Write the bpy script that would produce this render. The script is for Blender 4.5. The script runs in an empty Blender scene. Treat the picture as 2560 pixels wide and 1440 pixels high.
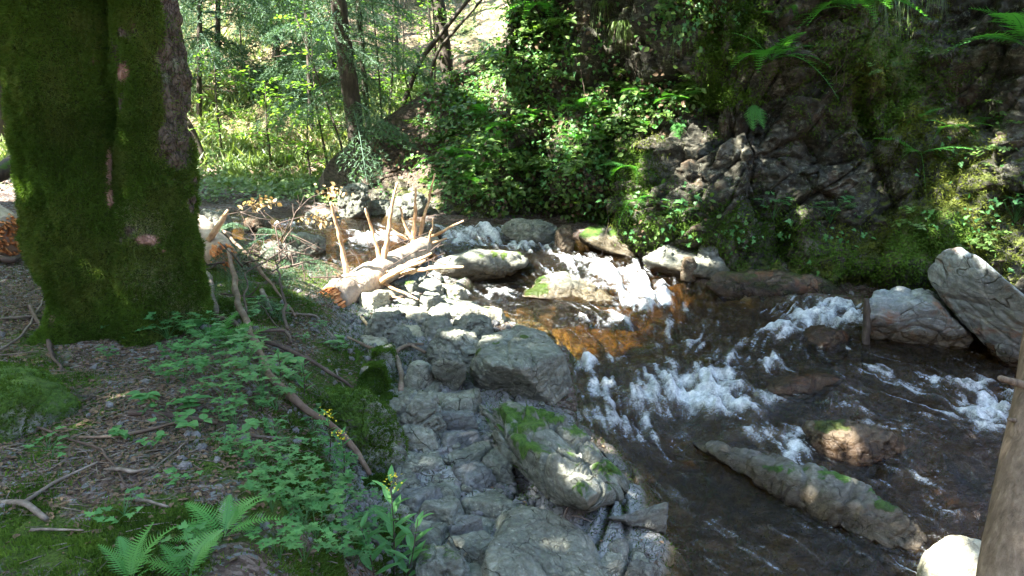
import bpy, bmesh, math, random
import numpy as np
from mathutils import Vector
from mathutils.bvhtree import BVHTree
R = math.radians
rnd = random.Random(7)
rng = np.random.default_rng(11)
scene = bpy.context.scene
COL = scene.collection

# ------------------------------------------------------------------ camera, sky, sun, exposure
CAM_Z = 1.65; PITCH = R(14.0); HFOV = R(65.0); FPX = 1280 / math.tan(HFOV / 2)
cam_d = bpy.data.cameras.new('camera'); cam = bpy.data.objects.new('camera', cam_d); COL.objects.link(cam)
cam.location = (0, 0, CAM_Z); cam.rotation_euler = (math.pi / 2 - PITCH, 0, 0)
cam_d.angle = HFOV; cam_d.clip_start = 0.05; cam_d.clip_end = 400
scene.camera = cam
SUN = np.array([0.59, 0.29, -0.76]); SUN /= np.linalg.norm(SUN)      # direction the light travels
w = bpy.data.worlds.new('World'); scene.world = w; w.use_nodes = True
sky = w.node_tree.nodes.new('ShaderNodeTexSky'); sky.sky_type = 'NISHITA'; sky.sun_disc = False
sky.sun_elevation = math.asin(-SUN[2]); sky.sun_rotation = math.atan2(-SUN[0], -SUN[1])
w.node_tree.links.new(sky.outputs[0], w.node_tree.nodes['Background'].inputs[0])
w.node_tree.nodes['Background'].inputs[1].default_value = 0.125
sun_d = bpy.data.lights.new('sun', 'SUN'); sun_d.energy = 5.0; sun_d.angle = R(0.5); sun_d.color = (1, .95, .86)
sun = bpy.data.objects.new('sun', sun_d); COL.objects.link(sun)
sun.rotation_euler = Vector(SUN).to_track_quat('-Z', 'Y').to_euler()
scene.view_settings.view_transform = 'Standard'; scene.view_settings.look = 'None'
scene.view_settings.exposure = 3.72; scene.view_settings.gamma = 1
scene.render.engine = 'CYCLES'
scene.cycles.max_bounces = 8; scene.cycles.transparent_max_bounces = 12; scene.cycles.diffuse_bounces = 3
scene.cycles.glossy_bounces = 3; scene.cycles.caustics_reflective = False; scene.cycles.caustics_refractive = False

# ------------------------------------------------------------------ photo pixel -> world helpers
CP, SP = math.cos(PITCH), math.sin(PITCH)
def ray(px, py):
    x = (px - 1280) / FPX; u = (720 - py) / FPX
    return np.array([x, CP + u * SP, u * CP - SP])
def W(px, py, z=None, Y=None):
    d = ray(px, py)
    t = (z - CAM_Z) / d[2] if z is not None else Y / d[1]
    return np.array([0, 0, CAM_Z]) + d * t
def topix(P):
    P = np.asarray(P, float); y = P[..., 1]; z = P[..., 2] - CAM_Z
    dep = np.maximum(y * CP - z * SP, 1e-3); up = y * SP + z * CP
    return 1280 + P[..., 0] / dep * FPX, 720 - up / dep * FPX
def zat(py, Y):
    d = ray(1280, py); return CAM_Z + d[2] * Y / d[1]

# ------------------------------------------------------------------ numpy noise
def hsh(ix, iy, iz, s=0):
    h = (ix.astype(np.int64) * 374761393 + iy.astype(np.int64) * 668265263 + iz.astype(np.int64) * 2147483647 + s * 974634777) & 0xffffffff
    h = ((h ^ (h >> 13)) * 1274126177) & 0xffffffff
    h = ((h ^ (h >> 15)) * 2246822519) & 0xffffffff
    return ((h ^ (h >> 16)) & 0xffffff) / float(0xffffff)
def noise(P, s=0):
    P = np.asarray(P, float); i = np.floor(P).astype(np.int64); f = P - i
    u = f * f * f * (f * (f * 6 - 15) + 10); r = 0
    for a in (0, 1):
        wx = u[:, 0] if a else 1 - u[:, 0]
        for b in (0, 1):
            wy = u[:, 1] if b else 1 - u[:, 1]
            for c in (0, 1):
                wz = u[:, 2] if c else 1 - u[:, 2]
                r = r + wx * wy * wz * hsh(i[:, 0] + a, i[:, 1] + b, i[:, 2] + c, s)
    return r * 2 - 1
def fbm(P, o=4, s=0, g=.5):
    P = np.asarray(P, float); r = 0; a = 1
    for k in range(o):
        r = r + a * noise(P * (2.03 ** k) + 17.3 * k, s + k); a *= g
    return r
def worley(P, s=0):
    P = np.asarray(P, float); i = np.floor(P).astype(np.int64)
    f1 = np.full(len(P), 9.); f2 = np.full(len(P), 9.); idn = np.zeros(len(P))
    for a in (-1, 0, 1):
        for b in (-1, 0, 1):
            for c in (-1, 0, 1):
                q = i + np.array([a, b, c])
                d = np.sqrt((q[:, 0] + hsh(q[:, 0], q[:, 1], q[:, 2], s) - P[:, 0]) ** 2 + (q[:, 1] + hsh(q[:, 0], q[:, 1], q[:, 2], s + 1) - P[:, 1]) ** 2
                            + (q[:, 2] + hsh(q[:, 0], q[:, 1], q[:, 2], s + 2) - P[:, 2]) ** 2)
                h = hsh(q[:, 0], q[:, 1], q[:, 2], s + 3); m = d < f1
                f2 = np.where(m, f1, np.minimum(f2, d)); idn = np.where(m, h, idn); f1 = np.where(m, d, f1)
    return f1, f2, idn
def sst(x, a, b):
    t = np.clip((x - a) / (b - a), 0, 1); return t * t * (3 - 2 * t)

# ------------------------------------------------------------------ mesh builder
def mk(name, V, F, mat=None, parent=None, attrs=None, smooth=True, midx=None):
    V = np.ascontiguousarray(V, np.float32); me = bpy.data.meshes.new(name)
    Fs = F if isinstance(F, list) else [F]
    Fs = [np.asarray(f, np.int32) for f in Fs if len(f)]
    me.vertices.add(len(V)); me.vertices.foreach_set('co', V.ravel())
    loops = np.concatenate([f.ravel() for f in Fs]); cnt = np.concatenate([np.full(len(f), f.shape[1], np.int32) for f in Fs])
    me.loops.add(len(loops)); me.loops.foreach_set('vertex_index', loops)
    me.polygons.add(len(cnt)); me.polygons.foreach_set('loop_start', np.concatenate([[0], np.cumsum(cnt)[:-1]]).astype(np.int32))
    me.polygons.foreach_set('use_smooth', np.full(len(cnt), smooth))
    mats = mat if isinstance(mat, (list, tuple)) else [mat]
    for m in mats:
        if m: me.materials.append(m)
    if midx is not None: me.polygons.foreach_set('material_index', np.asarray(midx, np.int32))
    me.update(calc_edges=True)
    for k, a in (attrs or {}).items():
        a = np.asarray(a, np.float32)
        if a.ndim == 1:
            at = me.attributes.new(k, 'FLOAT', 'POINT'); at.data.foreach_set('value', a)
        else:
            at = me.attributes.new(k, 'FLOAT_COLOR', 'POINT')
            at.data.foreach_set('color', np.concatenate([a, np.ones((len(a), 4 - a.shape[1]))], 1).astype(np.float32).ravel())
    o = bpy.data.objects.new(name, me); COL.objects.link(o)
    if parent: o.parent = parent
    return o
def tag(o, label=None, cat=None, group=None, kind=None):
    for k, v in (('label', label), ('category', cat), ('group', group), ('kind', kind)):
        if v: o[k] = v
    return o
def empty(name, loc, label, cat, group=None, rz=0):
    o = bpy.data.objects.new(name, None); COL.objects.link(o); o.location = loc; o.rotation_euler = (0, 0, rz)
    o.empty_display_size = .1
    return tag(o, label, cat, group)
def copy_tree(src, loc, rz=0, sc=1, label=None, group=None, rx=0, ry=0, kids=True):
    r = src.copy(); COL.objects.link(r); r.location = loc; r.rotation_euler = (rx, ry, rz); r.scale = (sc,) * 3
    if label: r['label'] = label
    if group: r['group'] = group
    for ch in (src.children if kids else ()):
        c = ch.copy(); COL.objects.link(c); c.parent = r
        for g in ch.children:
            d = g.copy(); COL.objects.link(d); d.parent = c
    return r
class MB:                                   # accumulates vertices/faces of one mesh
    def __init__(s): s.V = []; s.F = {}; s.A = []; s.n = 0
    def add(s, V, Fs, var=None):
        V = np.asarray(V, float)
        for f in (Fs if isinstance(Fs, list) else [Fs]):
            f = np.asarray(f)
            if len(f): s.F.setdefault(f.shape[1], []).append(f + s.n)
        s.V.append(V); s.n += len(V)
        s.A.append(np.full(len(V), rnd.random() if var is None else 0.) if np.isscalar(var) or var is None else var)
        if np.isscalar(var) and var is not None: s.A[-1] = np.full(len(V), float(var))
    def build(s, name, mat, parent=None, smooth=True):
        return mk(name, np.concatenate(s.V), [np.concatenate(f) for f in s.F.values()], mat, parent, {'var': np.concatenate(s.A)}, smooth)
def frame(T):
    T = T / np.maximum(np.linalg.norm(T, axis=1, keepdims=True), 1e-9)
    up = np.where(np.abs(T[:, 2:3]) > .92, [[1., 0, 0]], [[0, 0, 1.]])
    A = np.cross(T, up); A /= np.linalg.norm(A, axis=1, keepdims=True); return T, A, np.cross(A, T)
def tube(P, r, sides=8, nz=0, nf=8, cap=True, seed=0, seg=None, wob=0):
    P = np.asarray(P, float); r = np.broadcast_to(np.asarray(r, float), (len(P),)) if np.ndim(r) == 0 or len(r) == len(P) else np.interp(np.linspace(0, 1, len(P)), np.linspace(0, 1, len(r)), r)
    if seg:
        L = np.concatenate([[0], np.cumsum(np.linalg.norm(np.diff(P, axis=0), axis=1))]); t = np.linspace(0, L[-1], seg)
        r = np.interp(t, L, r); Q = np.stack([np.interp(t, L, P[:, k]) for k in range(3)], 1)
        for _ in range(max(1, seg // (3 * len(P)))):
            Q[1:-1] = Q[1:-1] * .5 + (Q[2:] + Q[:-2]) * .25
        P = Q
        if wob: e_ = np.minimum(np.linspace(0, 1, len(P)) * 4, 1)[:, None]; P = P + e_ * wob * np.c_[fbm(P * 5 + seed, 3, 601), fbm(P * 5 + seed, 3, 602), .5 * fbm(P * 5 + seed, 3, 603)]
    T = np.gradient(P, axis=0) if len(P) > 2 else np.repeat((P[1:] - P[:1]), len(P), 0)
    T, A, B = frame(T)
    for k in range(1, len(A)):                      # keep frames from twisting
        a = A[k - 1] - T[k] * np.dot(A[k - 1], T[k]); a /= max(np.linalg.norm(a), 1e-9); A[k] = a; B[k] = np.cross(a, T[k])
    an = np.linspace(0, 2 * math.pi, sides, endpoint=False)
    N = A[:, None] * np.cos(an)[None, :, None] + B[:, None] * np.sin(an)[None, :, None]
    V = (P[:, None] + N * r[:, None, None]).reshape(-1, 3)
    if nz: V = V + N.reshape(-1, 3) * (nz * fbm(V * nf + seed, 3, seed))[:, None] * np.repeat(r, sides)[:, None]
    i = np.arange(len(P) - 1)[:, None] * sides; j = np.arange(sides)[None]; k = (j + 1) % sides
    F = np.stack([i + j, i + k, i + sides + k, i + sides + j], -1).reshape(-1, 4)
    if cap:
        V = np.concatenate([V, P[:1], P[-1:]]); n = len(P) * sides; j = np.arange(sides); k = (j + 1) % sides
        return V, [F, np.concatenate([np.stack([k, j, np.full(sides, n)], 1), np.stack([n - sides + j, n - sides + k, np.full(sides, n + 1)], 1)])]
    return V, [F]
def stamp(mb, V, F, M, T, var=None):
    """copies of template V,F with matrices M (n,3,3) and offsets T (n,3)"""
    n = len(T); m = len(V)
    VV = np.einsum('nij,mj->nmi', M, V) + T[:, None]
    off = (np.arange(n) * m)[:, None, None]
    Fs = [(np.asarray(f)[None] + off).reshape(-1, np.asarray(f).shape[1]) for f in (F if isinstance(F, list) else [F])]
    v = rng.random(n) if var is None else var
    mb.add(VV.reshape(-1, 3), Fs, np.repeat(v, m))
def rotm(D, N, s=1.0):
    """matrices whose y axis is D, z axis about N"""
    D = D / np.maximum(np.linalg.norm(D, axis=1, keepdims=True), 1e-9); X = np.cross(D, N); X /= np.maximum(np.linalg.norm(X, axis=1, keepdims=True), 1e-9)
    Z = np.cross(X, D); return np.stack([X, D, Z], 2) * np.reshape(np.broadcast_to(s, (len(D),)), (-1, 1, 1))
def rdir(n): v = rng.normal(size=(n, 3)); return v / np.linalg.norm(v, axis=1, keepdims=True)

# ------------------------------------------------------------------ materials
class Mat:
    def __init__(s, name, rough=.8, spec=.3):
        s.m = bpy.data.materials.new(name); s.m.use_nodes = True; s.t = s.m.node_tree; s.b = s.t.nodes['Principled BSDF']
        s.b.inputs['Roughness'].default_value = rough; s.b.inputs['Specular IOR Level'].default_value = spec
        g = s.t.nodes.new('ShaderNodeNewGeometry'); s.pos = g.outputs['Position']; s.nor = g.outputs['Normal']
    def n(s, t, **k):
        nd = s.t.nodes.new('ShaderNode' + t)
        for a, v in k.items(): setattr(nd, a, v)
        return nd
    def put(s, sock, v):
        if isinstance(v, bpy.types.NodeSocket): s.t.links.new(v, sock)
        elif v is not None: sock.default_value = v if not (isinstance(v, tuple) and len(v) == 3 and sock.type == 'RGBA') else v + (1,)
    def noise(s, sc, det=5, rough=.6, vec=None, dist=0):
        nd = s.n('TexNoise'); s.put(nd.inputs['Scale'], sc); nd.inputs['Detail'].default_value = det; nd.inputs['Roughness'].default_value = rough
        nd.inputs['Distortion'].default_value = dist; s.put(nd.inputs['Vector'], vec or s.pos); return nd.outputs[0]
    def vor(s, sc, feat='DISTANCE_TO_EDGE', vec=None):
        nd = s.n('TexVoronoi', feature=feat); s.put(nd.inputs['Scale'], sc); s.put(nd.inputs['Vector'], vec or s.pos); return nd.outputs[0]
    def math(s, op, a, b=None, c=None, clamp=False):
        nd = s.n('Math', operation=op, use_clamp=clamp); s.put(nd.inputs[0], a); s.put(nd.inputs[1], b)
        if c is not None: s.put(nd.inputs[2], c)
        return nd.outputs[0]
    def rng(s, x, a, b, c=0., d=1., sm=True):
        nd = s.n('MapRange', interpolation_type='SMOOTHSTEP' if sm else 'LINEAR'); s.put(nd.inputs[0], x)
        for i, v in enumerate((a, b, c, d)): s.put(nd.inputs[1 + i], v)
        return nd.outputs[0]
    def mix(s, f, a, b, mode='MIX'):
        nd = s.n('Mix', data_type='RGBA', blend_type=mode); s.put(nd.inputs[0], f); s.put(nd.inputs[6], a); s.put(nd.inputs[7], b); return nd.outputs[2]
    def ramp(s, x, stops):
        nd = s.n('ValToRGB'); e = nd.color_ramp.elements
        while len(e) < len(stops): e.new(.5)
        for k, (p, c) in enumerate(stops): e[k].position = p; e[k].color = c + (1,)
        s.put(nd.inputs[0], x); return nd.outputs[0]
    def attr(s, name, col=False):
        nd = s.n('Attribute', attribute_name=name); return nd.outputs['Color' if col else 'Fac']
    def vec(s, sx, sy, sz, rot=(0, 0, 0), src=None):
        nd = s.n('Mapping'); s.put(nd.inputs[0], src or s.pos); nd.inputs['Scale'].default_value = (sx, sy, sz); nd.inputs['Rotation'].default_value = rot; return nd.outputs[0]
    def bump(s, h, st=.5, dist=.02, prev=None):
        nd = s.n('Bump'); nd.inputs['Strength'].default_value = st; nd.inputs['Distance'].default_value = dist; s.put(nd.inputs['Height'], h)
        if prev: s.put(nd.inputs['Normal'], prev)
        return nd.outputs[0]
    def out(s, col, bump=None, rough=None):
        s.put(s.b.inputs['Base Color'], col)
        if bump: s.put(s.b.inputs['Normal'], bump)
        if rough is not None: s.put(s.b.inputs['Roughness'], rough)
        return s.m
    def z(s, v): nd = s.n('SeparateXYZ'); s.put(nd.inputs[0], v); return nd.outputs

def rock_mat(name, c1, c2, c3, moss=.0, mosscol=((.018, .035, .006), (.07, .12, .015)), lichen=.3, crack=5.0, strata=(0, 0, 0), rust=0., rough=.85, wet=None, ups=.5, band=6):
    m = Mat(name, rough, .3)
    wv = m.n('VectorMath', operation='ADD'); m.put(wv.inputs[0], m.pos)
    nn = m.n('TexNoise'); nn.inputs['Scale'].default_value = 3; m.put(nn.inputs['Vector'], m.pos)
    sc = m.n('VectorMath', operation='SCALE'); m.put(sc.inputs[0], nn.outputs[1]); sc.inputs[3].default_value = .35; m.put(wv.inputs[1], sc.outputs[0]); wp = wv.outputs[0]
    n1 = m.noise(2.6, 8, .65); n2 = m.noise(24, 6, .7); st = m.noise(band, 5, .65, m.vec(1, .5, 6, strata, wp)); n3 = m.noise(120, 3, .6)
    c = m.ramp(m.math('ADD', m.math('MULTIPLY', n1, .5), m.math('MULTIPLY', st, .5)), [(.30, c1), (.5, c2), (.68, c3)])
    c = m.mix(m.rng(n2, .35, .66, 0, .7), c, m.mix(1., c, (.40, .37, .33), 'MULTIPLY')); c = m.mix(m.rng(m.noise(6, 7, .75), .50, .62, 0, .6), c, m.mix(1., c, (1.35, 1.32, 1.2), 'MULTIPLY'))
    if rust: c = m.mix(m.math('MULTIPLY', m.rng(m.noise(3.2, 5, .65, wp), .54, .68), rust), c, (.22, .085, .03))
    li = m.math('MAXIMUM', m.math('MULTIPLY', m.rng(m.noise(16, 7, .8), .53, .62), m.rng(m.noise(2.2, 3), .38, .56)), m.math('MULTIPLY', m.rng(m.vor(26, 'F1'), .16, .10), m.rng(m.noise(5, 3), .48, .56))); c = m.mix(m.math('MULTIPLY', li, lichen), c, (.36, .37, .29))
    e = m.vor(crack, vec=wp); e2 = m.vor(crack * 2.7, vec=wp)
    part = m.rng(m.noise(3.3, 4, .7), .42, .56); ck = m.math('MAXIMUM', part, m.math('MULTIPLY', m.rng(e, 0, .014), m.rng(e2, -.012, .016))); c = m.mix(ck, m.mix(1., c, (.30, .27, .22), 'MULTIPLY'), c)
    nz = m.z(m.nor)[2]
    mk_ = m.math('ADD', m.math('ADD', m.math('MULTIPLY', m.noise(4.5, 8, .72), 1.3), m.math('MULTIPLY', nz, ups * .35)), m.attr('moss'))
    mf = m.rng(mk_, 1.16 - moss * .5, 1.30 - moss * .5)
    mc = m.ramp(m.noise(38, 5, .7), [(.3, mosscol[0]), (.65, mosscol[1])]); c = m.mix(mf, c, mc)
    b = m.bump(ck, 1., .03); b = m.bump(m.rng(st, .42, .58), .35, .02, b); b = m.bump(m.noise(11, 8, .78), .7, .035, b); b = m.bump(m.math('ADD', n2, m.math('MULTIPLY', n3, .5)), .6, .012, b)
    b = m.bump(m.math('MULTIPLY', m.noise(140, 4, .8), mf), .8, .012, b)
    r = rough
    if wet is not None:
        zz = m.math('SUBTRACT', m.z(m.pos)[2], m.attr('wetz')); wf = m.rng(m.math('ADD', zz, m.math('MULTIPLY', m.noise(5, 4), .14)), wet + .24, wet + .12)
        c = m.mix(wf, c, m.mix(1., c, (.42, .33, .24), 'MULTIPLY')); r = m.rng(wf, 0, 1, rough, .25)
    return m.out(c, b, r)
GREY = rock_mat('grey_rock', (.065, .072, .06), (.155, .165, .14), (.31, .32, .265), moss=.12, wet=.0, lichen=.5)
MOSSY = rock_mat('mossy_rock', (.06, .067, .055), (.15, .16, .135), (.31, .32, .27), moss=.42, wet=.0, mosscol=((.02, .05, .008), (.08, .16, .02)), crack=4)
STRIPE = rock_mat('banded_rock', (.06, .062, .058), (.14, .14, .125), (.25, .25, .225), moss=.3, strata=(.5, .3, .2), lichen=.3, wet=.0, crack=7, band=11, mosscol=((.02, .05, .008), (.06, .14, .02)))
WETR = rock_mat('wet_brown_rock', (.03, .022, .015), (.08, .058, .035), (.16, .13, .09), moss=.35, rust=.5, rough=.4, wet=.0, mosscol=((.012, .02, .004), (.05, .065, .012)))
PALE = rock_mat('pale_blue_rock', (.09, .11, .12), (.19, .215, .22), (.36, .385, .37), moss=-.1, rust=.55, lichen=.5, wet=.0, strata=(.8, .4, 0), crack=1.8, band=3)
BLUE_R = rock_mat('blue_grey_rock', (.07, .075, .077), (.145, .153, .153), (.27, .28, .27), moss=.0, lichen=.25, crack=6, wet=.0)
YELR = rock_mat('yellow_lichen_rock', (.2, .2, .15), (.33, .32, .24), (.45, .44, .34), moss=.35, mosscol=((.1, .13, .02), (.3, .34, .08)), lichen=.6)
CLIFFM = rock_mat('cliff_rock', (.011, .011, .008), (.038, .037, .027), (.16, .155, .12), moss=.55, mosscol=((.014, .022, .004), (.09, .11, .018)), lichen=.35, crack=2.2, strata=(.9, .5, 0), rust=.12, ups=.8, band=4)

def leaf_mat(name, c1, c2, tr=.35, rough=.45, trc=None, spec=.35):
    m = Mat(name, rough, spec)
    oi = m.n('ObjectInfo').outputs['Random']
    f = m.math('ADD', m.math('MULTIPLY', m.attr('var'), .75), m.math('MULTIPLY', oi, .25))
    c = m.mix(f, c1, c2); m.put(m.b.inputs['Base Color'], c)
    t = m.n('BsdfTranslucent'); m.put(t.inputs[0], m.mix(1., c, trc or (1.5, 1.7, .5), 'MULTIPLY'))
    mx = m.n('MixShader'); mx.inputs[0].default_value = tr; m.t.links.new(m.b.outputs[0], mx.inputs[1]); m.t.links.new(t.outputs[0], mx.inputs[2])
    m.t.links.new(mx.outputs[0], m.t.nodes['Material Output'].inputs[0]); return m.m
L_HERB = leaf_mat('herb_leaf', (.045, .14, .045), (.10, .26, .08))
L_BUSH = leaf_mat('bush_leaf', (.035, .085, .018), (.13, .21, .055), .4)
L_UNDER = leaf_mat('undergrowth_leaf', (.05, .10, .035), (.15, .22, .08))
L_FERN = leaf_mat('fern_leaf', (.04, .15, .035), (.09, .26, .055), .4)
L_BEECH = leaf_mat('beech_leaf', (.06, .14, .025), (.20, .32, .08), .5)
L_GRASS = leaf_mat('grass_blade', (.05, .10, .02), (.14, .21, .06), .3)
L_DRYGRASS = leaf_mat('slope_grass', (.12, .18, .08), (.34, .38, .20), .3)
L_MOSS = leaf_mat('moss_tuft', (.022, .048, .006), (.085, .15, .022), .25, .8, spec=.1)
L_MOSSY = leaf_mat('yellow_moss_tuft', (.03, .042, .008), (.11, .13, .02), .25, .8, spec=.1)
L_SPRUCE = leaf_mat('spruce_needle', (.035, .08, .05), (.10, .18, .10), .2, .6)
L_WILT = leaf_mat('wilted_leaf', (.25, .17, .07), (.45, .36, .2), .3, .8, (1, .9, .6))
L_DEAD = leaf_mat('leaf_litter', (.05, .03, .018), (.17, .115, .07), .1, .8, (1, .8, .5))
L_YEL = leaf_mat('yellow_petal', (.7, .55, .03), (.8, .7, .06), .2)

def wood_mat(name, c1, c2, c3, axis=(14, 14, 1.2), moss=0., rough=.8, bst=.5):
    m = Mat(name, rough, .25); tc = m.n('TexCoord').outputs['Object']
    v = m.vec(*axis, src=tc); n1 = m.noise(2.2, 6, .65, v); n2 = m.noise(30, 4, .6, tc); n3 = m.noise(3, 5, .6, tc)
    c = m.ramp(m.math('ADD', m.math('MULTIPLY', n1, .7), m.math('MULTIPLY', n3, .3)), [(.34, c1), (.52, c2), (.68, c3)])
    c = m.mix(m.rng(n2, .4, .7, 0, .4), c, c1)
    if moss: c = m.mix(m.rng(m.math('ADD', m.noise(5, 6, .7), m.math('MULTIPLY', m.z(m.nor)[2], .15)), .72 - moss * .3, .8 - moss * .3), c, (.04, .075, .01))
    return m.out(c, m.bump(m.math('ADD', n1, m.math('MULTIPLY', n2, .4)), bst, .015))
BARK_D = wood_mat('dark_bark', (.018, .014, .011), (.05, .04, .032), (.11, .09, .075), (9, 9, 2), .3)
BARK_S = wood_mat('sapling_bark', (.03, .026, .02), (.07, .06, .045), (.13, .115, .09), (9, 9, 2), .35)
BARK_R = wood_mat('reddish_branch_bark', (.065, .042, .03), (.14, .10, .072), (.27, .21, .16), (4, 4, 4))
TWIG = wood_mat('grey_twig_bark', (.06, .05, .04), (.13, .11, .09), (.25, .22, .19), (5, 5, 5))
TWIG_D = wood_mat('dark_twig_bark', (.03, .022, .017), (.07, .05, .04), (.12, .09, .07), (5, 5, 5))
FRESH = wood_mat('peeled_wood', (.20, .11, .055), (.48, .32, .18), (.76, .64, .48), (5, 5, 5), rough=.6)
SPLINT = wood_mat('splintered_orange_wood', (.20, .07, .025), (.50, .20, .07), (.72, .42, .2), (6, 6, 6), bst=1.)
LOGB = wood_mat('spruce_log_bark', (.16, .12, .09), (.32, .26, .20), (.50, .43, .34), (7, 7, 7), bst=1.)
POLE = wood_mat('weathered_pole_wood', (.07, .054, .038), (.14, .112, .08), (.24, .20, .15), (22, 22, 1.0), bst=1.2)

# ------------------------------------------------------------------ terrain
WC = [(560,530,.03),(640,565,.02),(760,600,.0),(820,545,.03),(950,560,.0),(1100,580,-.02),(1250,575,-.04),(1250,610,-.07),(1380,600,-.1),(1380,640,-.16),(1500,640,-.2),
      (1640,640,-.2),(1420,700,-.27),(1560,700,-.26),(1260,715,-.33),(1200,735,-.35),(1640,740,-.38),(1300,800,-.42),(1450,800,-.42),(1680,790,-.45),(1800,760,-.42),(1950,760,-.42),
      (2050,770,-.42),(2150,780,-.42),(1950,830,-.52),(2100,840,-.52),(1500,880,-.54),(1800,870,-.53),(2200,900,-.56),(1500,940,-.6),(1800,940,-.58),(2100,930,-.58),(2400,930,-.6),
      (1550,1010,-.68),(1800,1010,-.66),(2100,1020,-.68),(2500,1010,-.7),(2500,1120,-.76),(1560,1080,-.76),(1800,1080,-.78),(2000,1110,-.8),(2250,1090,-.76),(2250,1170,-.86),(2450,1200,-.86),
      (2150,1140,-.88),(1700,1140,-.94),(1650,1300,-.94),(2000,1300,-.94),(1800,1430,-.94),(2300,1250,-.92),(2450,1300,-.95),(2300,1430,-.94),(2700,1300,-.96),(2700,900,-.62),(2700,1020,-.7),(2000,1600,-.95)]
WP = np.array([W(a, b, z=c) for a, b, c in WC])
WX = np.array([(-6.5, 11.2, .08), (-10, 11.5, .2), (4, 2.6, -.98), (6, 4, -.96), (8, 6, -.9), (2, 2, -1.0)])
WP = np.concatenate([WP, WX])
def tps(C, lam=.02):
    X = C[:, :2]; n = len(X); d = np.linalg.norm(X[:, None] - X[None], axis=2)
    K = np.where(d > 0, d * d * np.log(np.maximum(d, 1e-9)), 0) + lam * np.eye(n); Pm = np.concatenate([np.ones((n, 1)), X], 1)
    A = np.zeros((n + 3, n + 3)); A[:n, :n] = K; A[:n, n:] = Pm; A[n:, :n] = Pm.T
    s = np.linalg.solve(A, np.concatenate([C[:, 2], np.zeros(3)]))
    def f(Q):
        Q = np.asarray(Q, float); out = np.zeros(len(Q))
        for i in range(0, len(Q), 40000):
            q = Q[i:i + 40000, :2]; d = np.linalg.norm(q[:, None] - X[None], axis=2)
            out[i:i + 40000] = np.where(d > 0, d * d * np.log(np.maximum(d, 1e-9)), 0) @ s[:n] + s[n] + q @ s[n + 1:]
        return out
    return f
water_z = tps(WP, .05)
SHORE = [(470,545,.02),(560,590,.02),(700,622,.0),(850,640,-.02),(1000,640,-.05),(1100,640,-.08),(1180,665,-.2),(1160,720,-.33),(1110,745,-.35),(1200,780,-.38),(1260,800,-.40),(1420,880,-.52),(1430,1000,-.68),
         (1445,1080,-.76),(1530,1150,-.9),(1600,1220,-.94),(1600,1310,-.94),(1660,1370,-.94),(1640,1440,-.94),(1560,1700,-.96)]
FAR = [(2560,850,-.52),(2400,790,-.48),(2180,755,-.40),(1950,745,-.40),(1760,720,-.36),(1690,670,-.25),(1600,625,-.15),(1450,590,-.06),(1300,568,-.03),(1100,560,0),(960,535,.03),(820,528,.05),(700,545,.05),(600,528,.05),(470,525,.06)]
poly = [W(a, b, z=c)[:2] for a, b, c in SHORE] + [np.array(p) for p in ((.6, 1.2), (5, 1.0), (11, 3), (11, 7.3), (6.2, 7.4))] + [W(a, b, z=c)[:2] for a, b, c in FAR] + [np.array((-9, 11.6)), np.array((-9, 10.9))]
poly = np.array(poly)
def sdist(Q, poly):
    d = np.full(len(Q), 1e9); ins = np.zeros(len(Q), bool)
    for a, b in zip(poly, np.roll(poly, -1, 0)):
        e = b - a; wv = Q - a; t = np.clip((wv @ e) / max(e @ e, 1e-9), 0, 1); d = np.minimum(d, np.linalg.norm(wv - t[:, None] * e, axis=1))
        c = (a[1] > Q[:, 1]) != (b[1] > Q[:, 1]); xi = (b[0] - a[0]) * (Q[:, 1] - a[1]) / (b[1] - a[1] + 1e-12) + a[0]; ins ^= c & (Q[:, 0] < xi)
    return np.where(ins, d, -d)
BC = [(300,830,0),(100,1000,.03),(100,1300,0),(500,1300,-.02),(600,1050,-.03),(500,900,-.02),(700,1430,-.08),(740,1180,-.1),(800,1330,-.2),(690,950,-.05),(780,1020,-.2),(860,1080,-.45),(940,1180,-.62),
      (900,1330,-.5),(960,1430,-.6),(620,800,-.03),(720,850,-.1),(850,900,-.3),(760,760,-.08),(700,680,0),(600,640,.02),(940,960,-.42),(1000,900,-.42),(930,800,-.32),(1050,860,-.42),(1050,790,-.36),(1100,1000,-.62),
      (1100,1120,-.74),(1100,1250,-.8),(1200,1350,-.86),(1350,1400,-.85),(1150,1430,-.8),(1300,1100,-.82),(1300,1012,-.82),(1200,985,-.76),(1400,1035,-.86),(1260,1180,-.86),(1450,1200,-.86),(1500,1350,-.9),(950,720,-.3),(1050,720,-.34),(1150,770,-.38),(1200,900,-.52),
      (60,700,.05),(20,600,.15),(40,500,.3),(20,420,.6),(960,1050,-.52),(1300,1300,-.82),(850,1430,-.42),(1000,1600,-.8),(400,1600,0)]
BX = [(-9,3,1.0),(-9,8,1.0),(-16,0,6),(-24,0,14),(-22,14,10),(0,-12,5),(0,-22,14),(-12,-12,9),(12,-10,9),(20,-4,12),(14,3,3.),(-8,-4,1.6),(-7,11,.35),(-4,0,0),(0,0,-.1),(0,-6,0),(-10,-6,3.),(6,-4,-.4),(3,0,-.6),(-2.5,9,.05),(0,1.2,-.3),
      (-2,12.4,.25),(-4.5,12.6,.3),(-7,13,.7),(2,12.5,.6),(6,12,1.2),(10,10,2),(12,4,0),(-3.6,14,.95),(-1.5,14,.9),(1,14.5,1.5),(-12,16,3),(-4,16.5,2.3),(-1,17,2.5),(-9,21,6.5),(-4,21,5.6),(0,21,5.8),(5,20,6),(-16,10,5),
      (-12,28,12),(-3,28,11),(5,28,12),(20,25,10),(-30,25,14),(-6,45,20),(20,45,22),(-40,45,28),(0,70,36),(50,60,36),(-60,60,44),(-60,0,12),(50,0,6),(0,-50,6),(-40,-40,10),(40,-40,6)]
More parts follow.
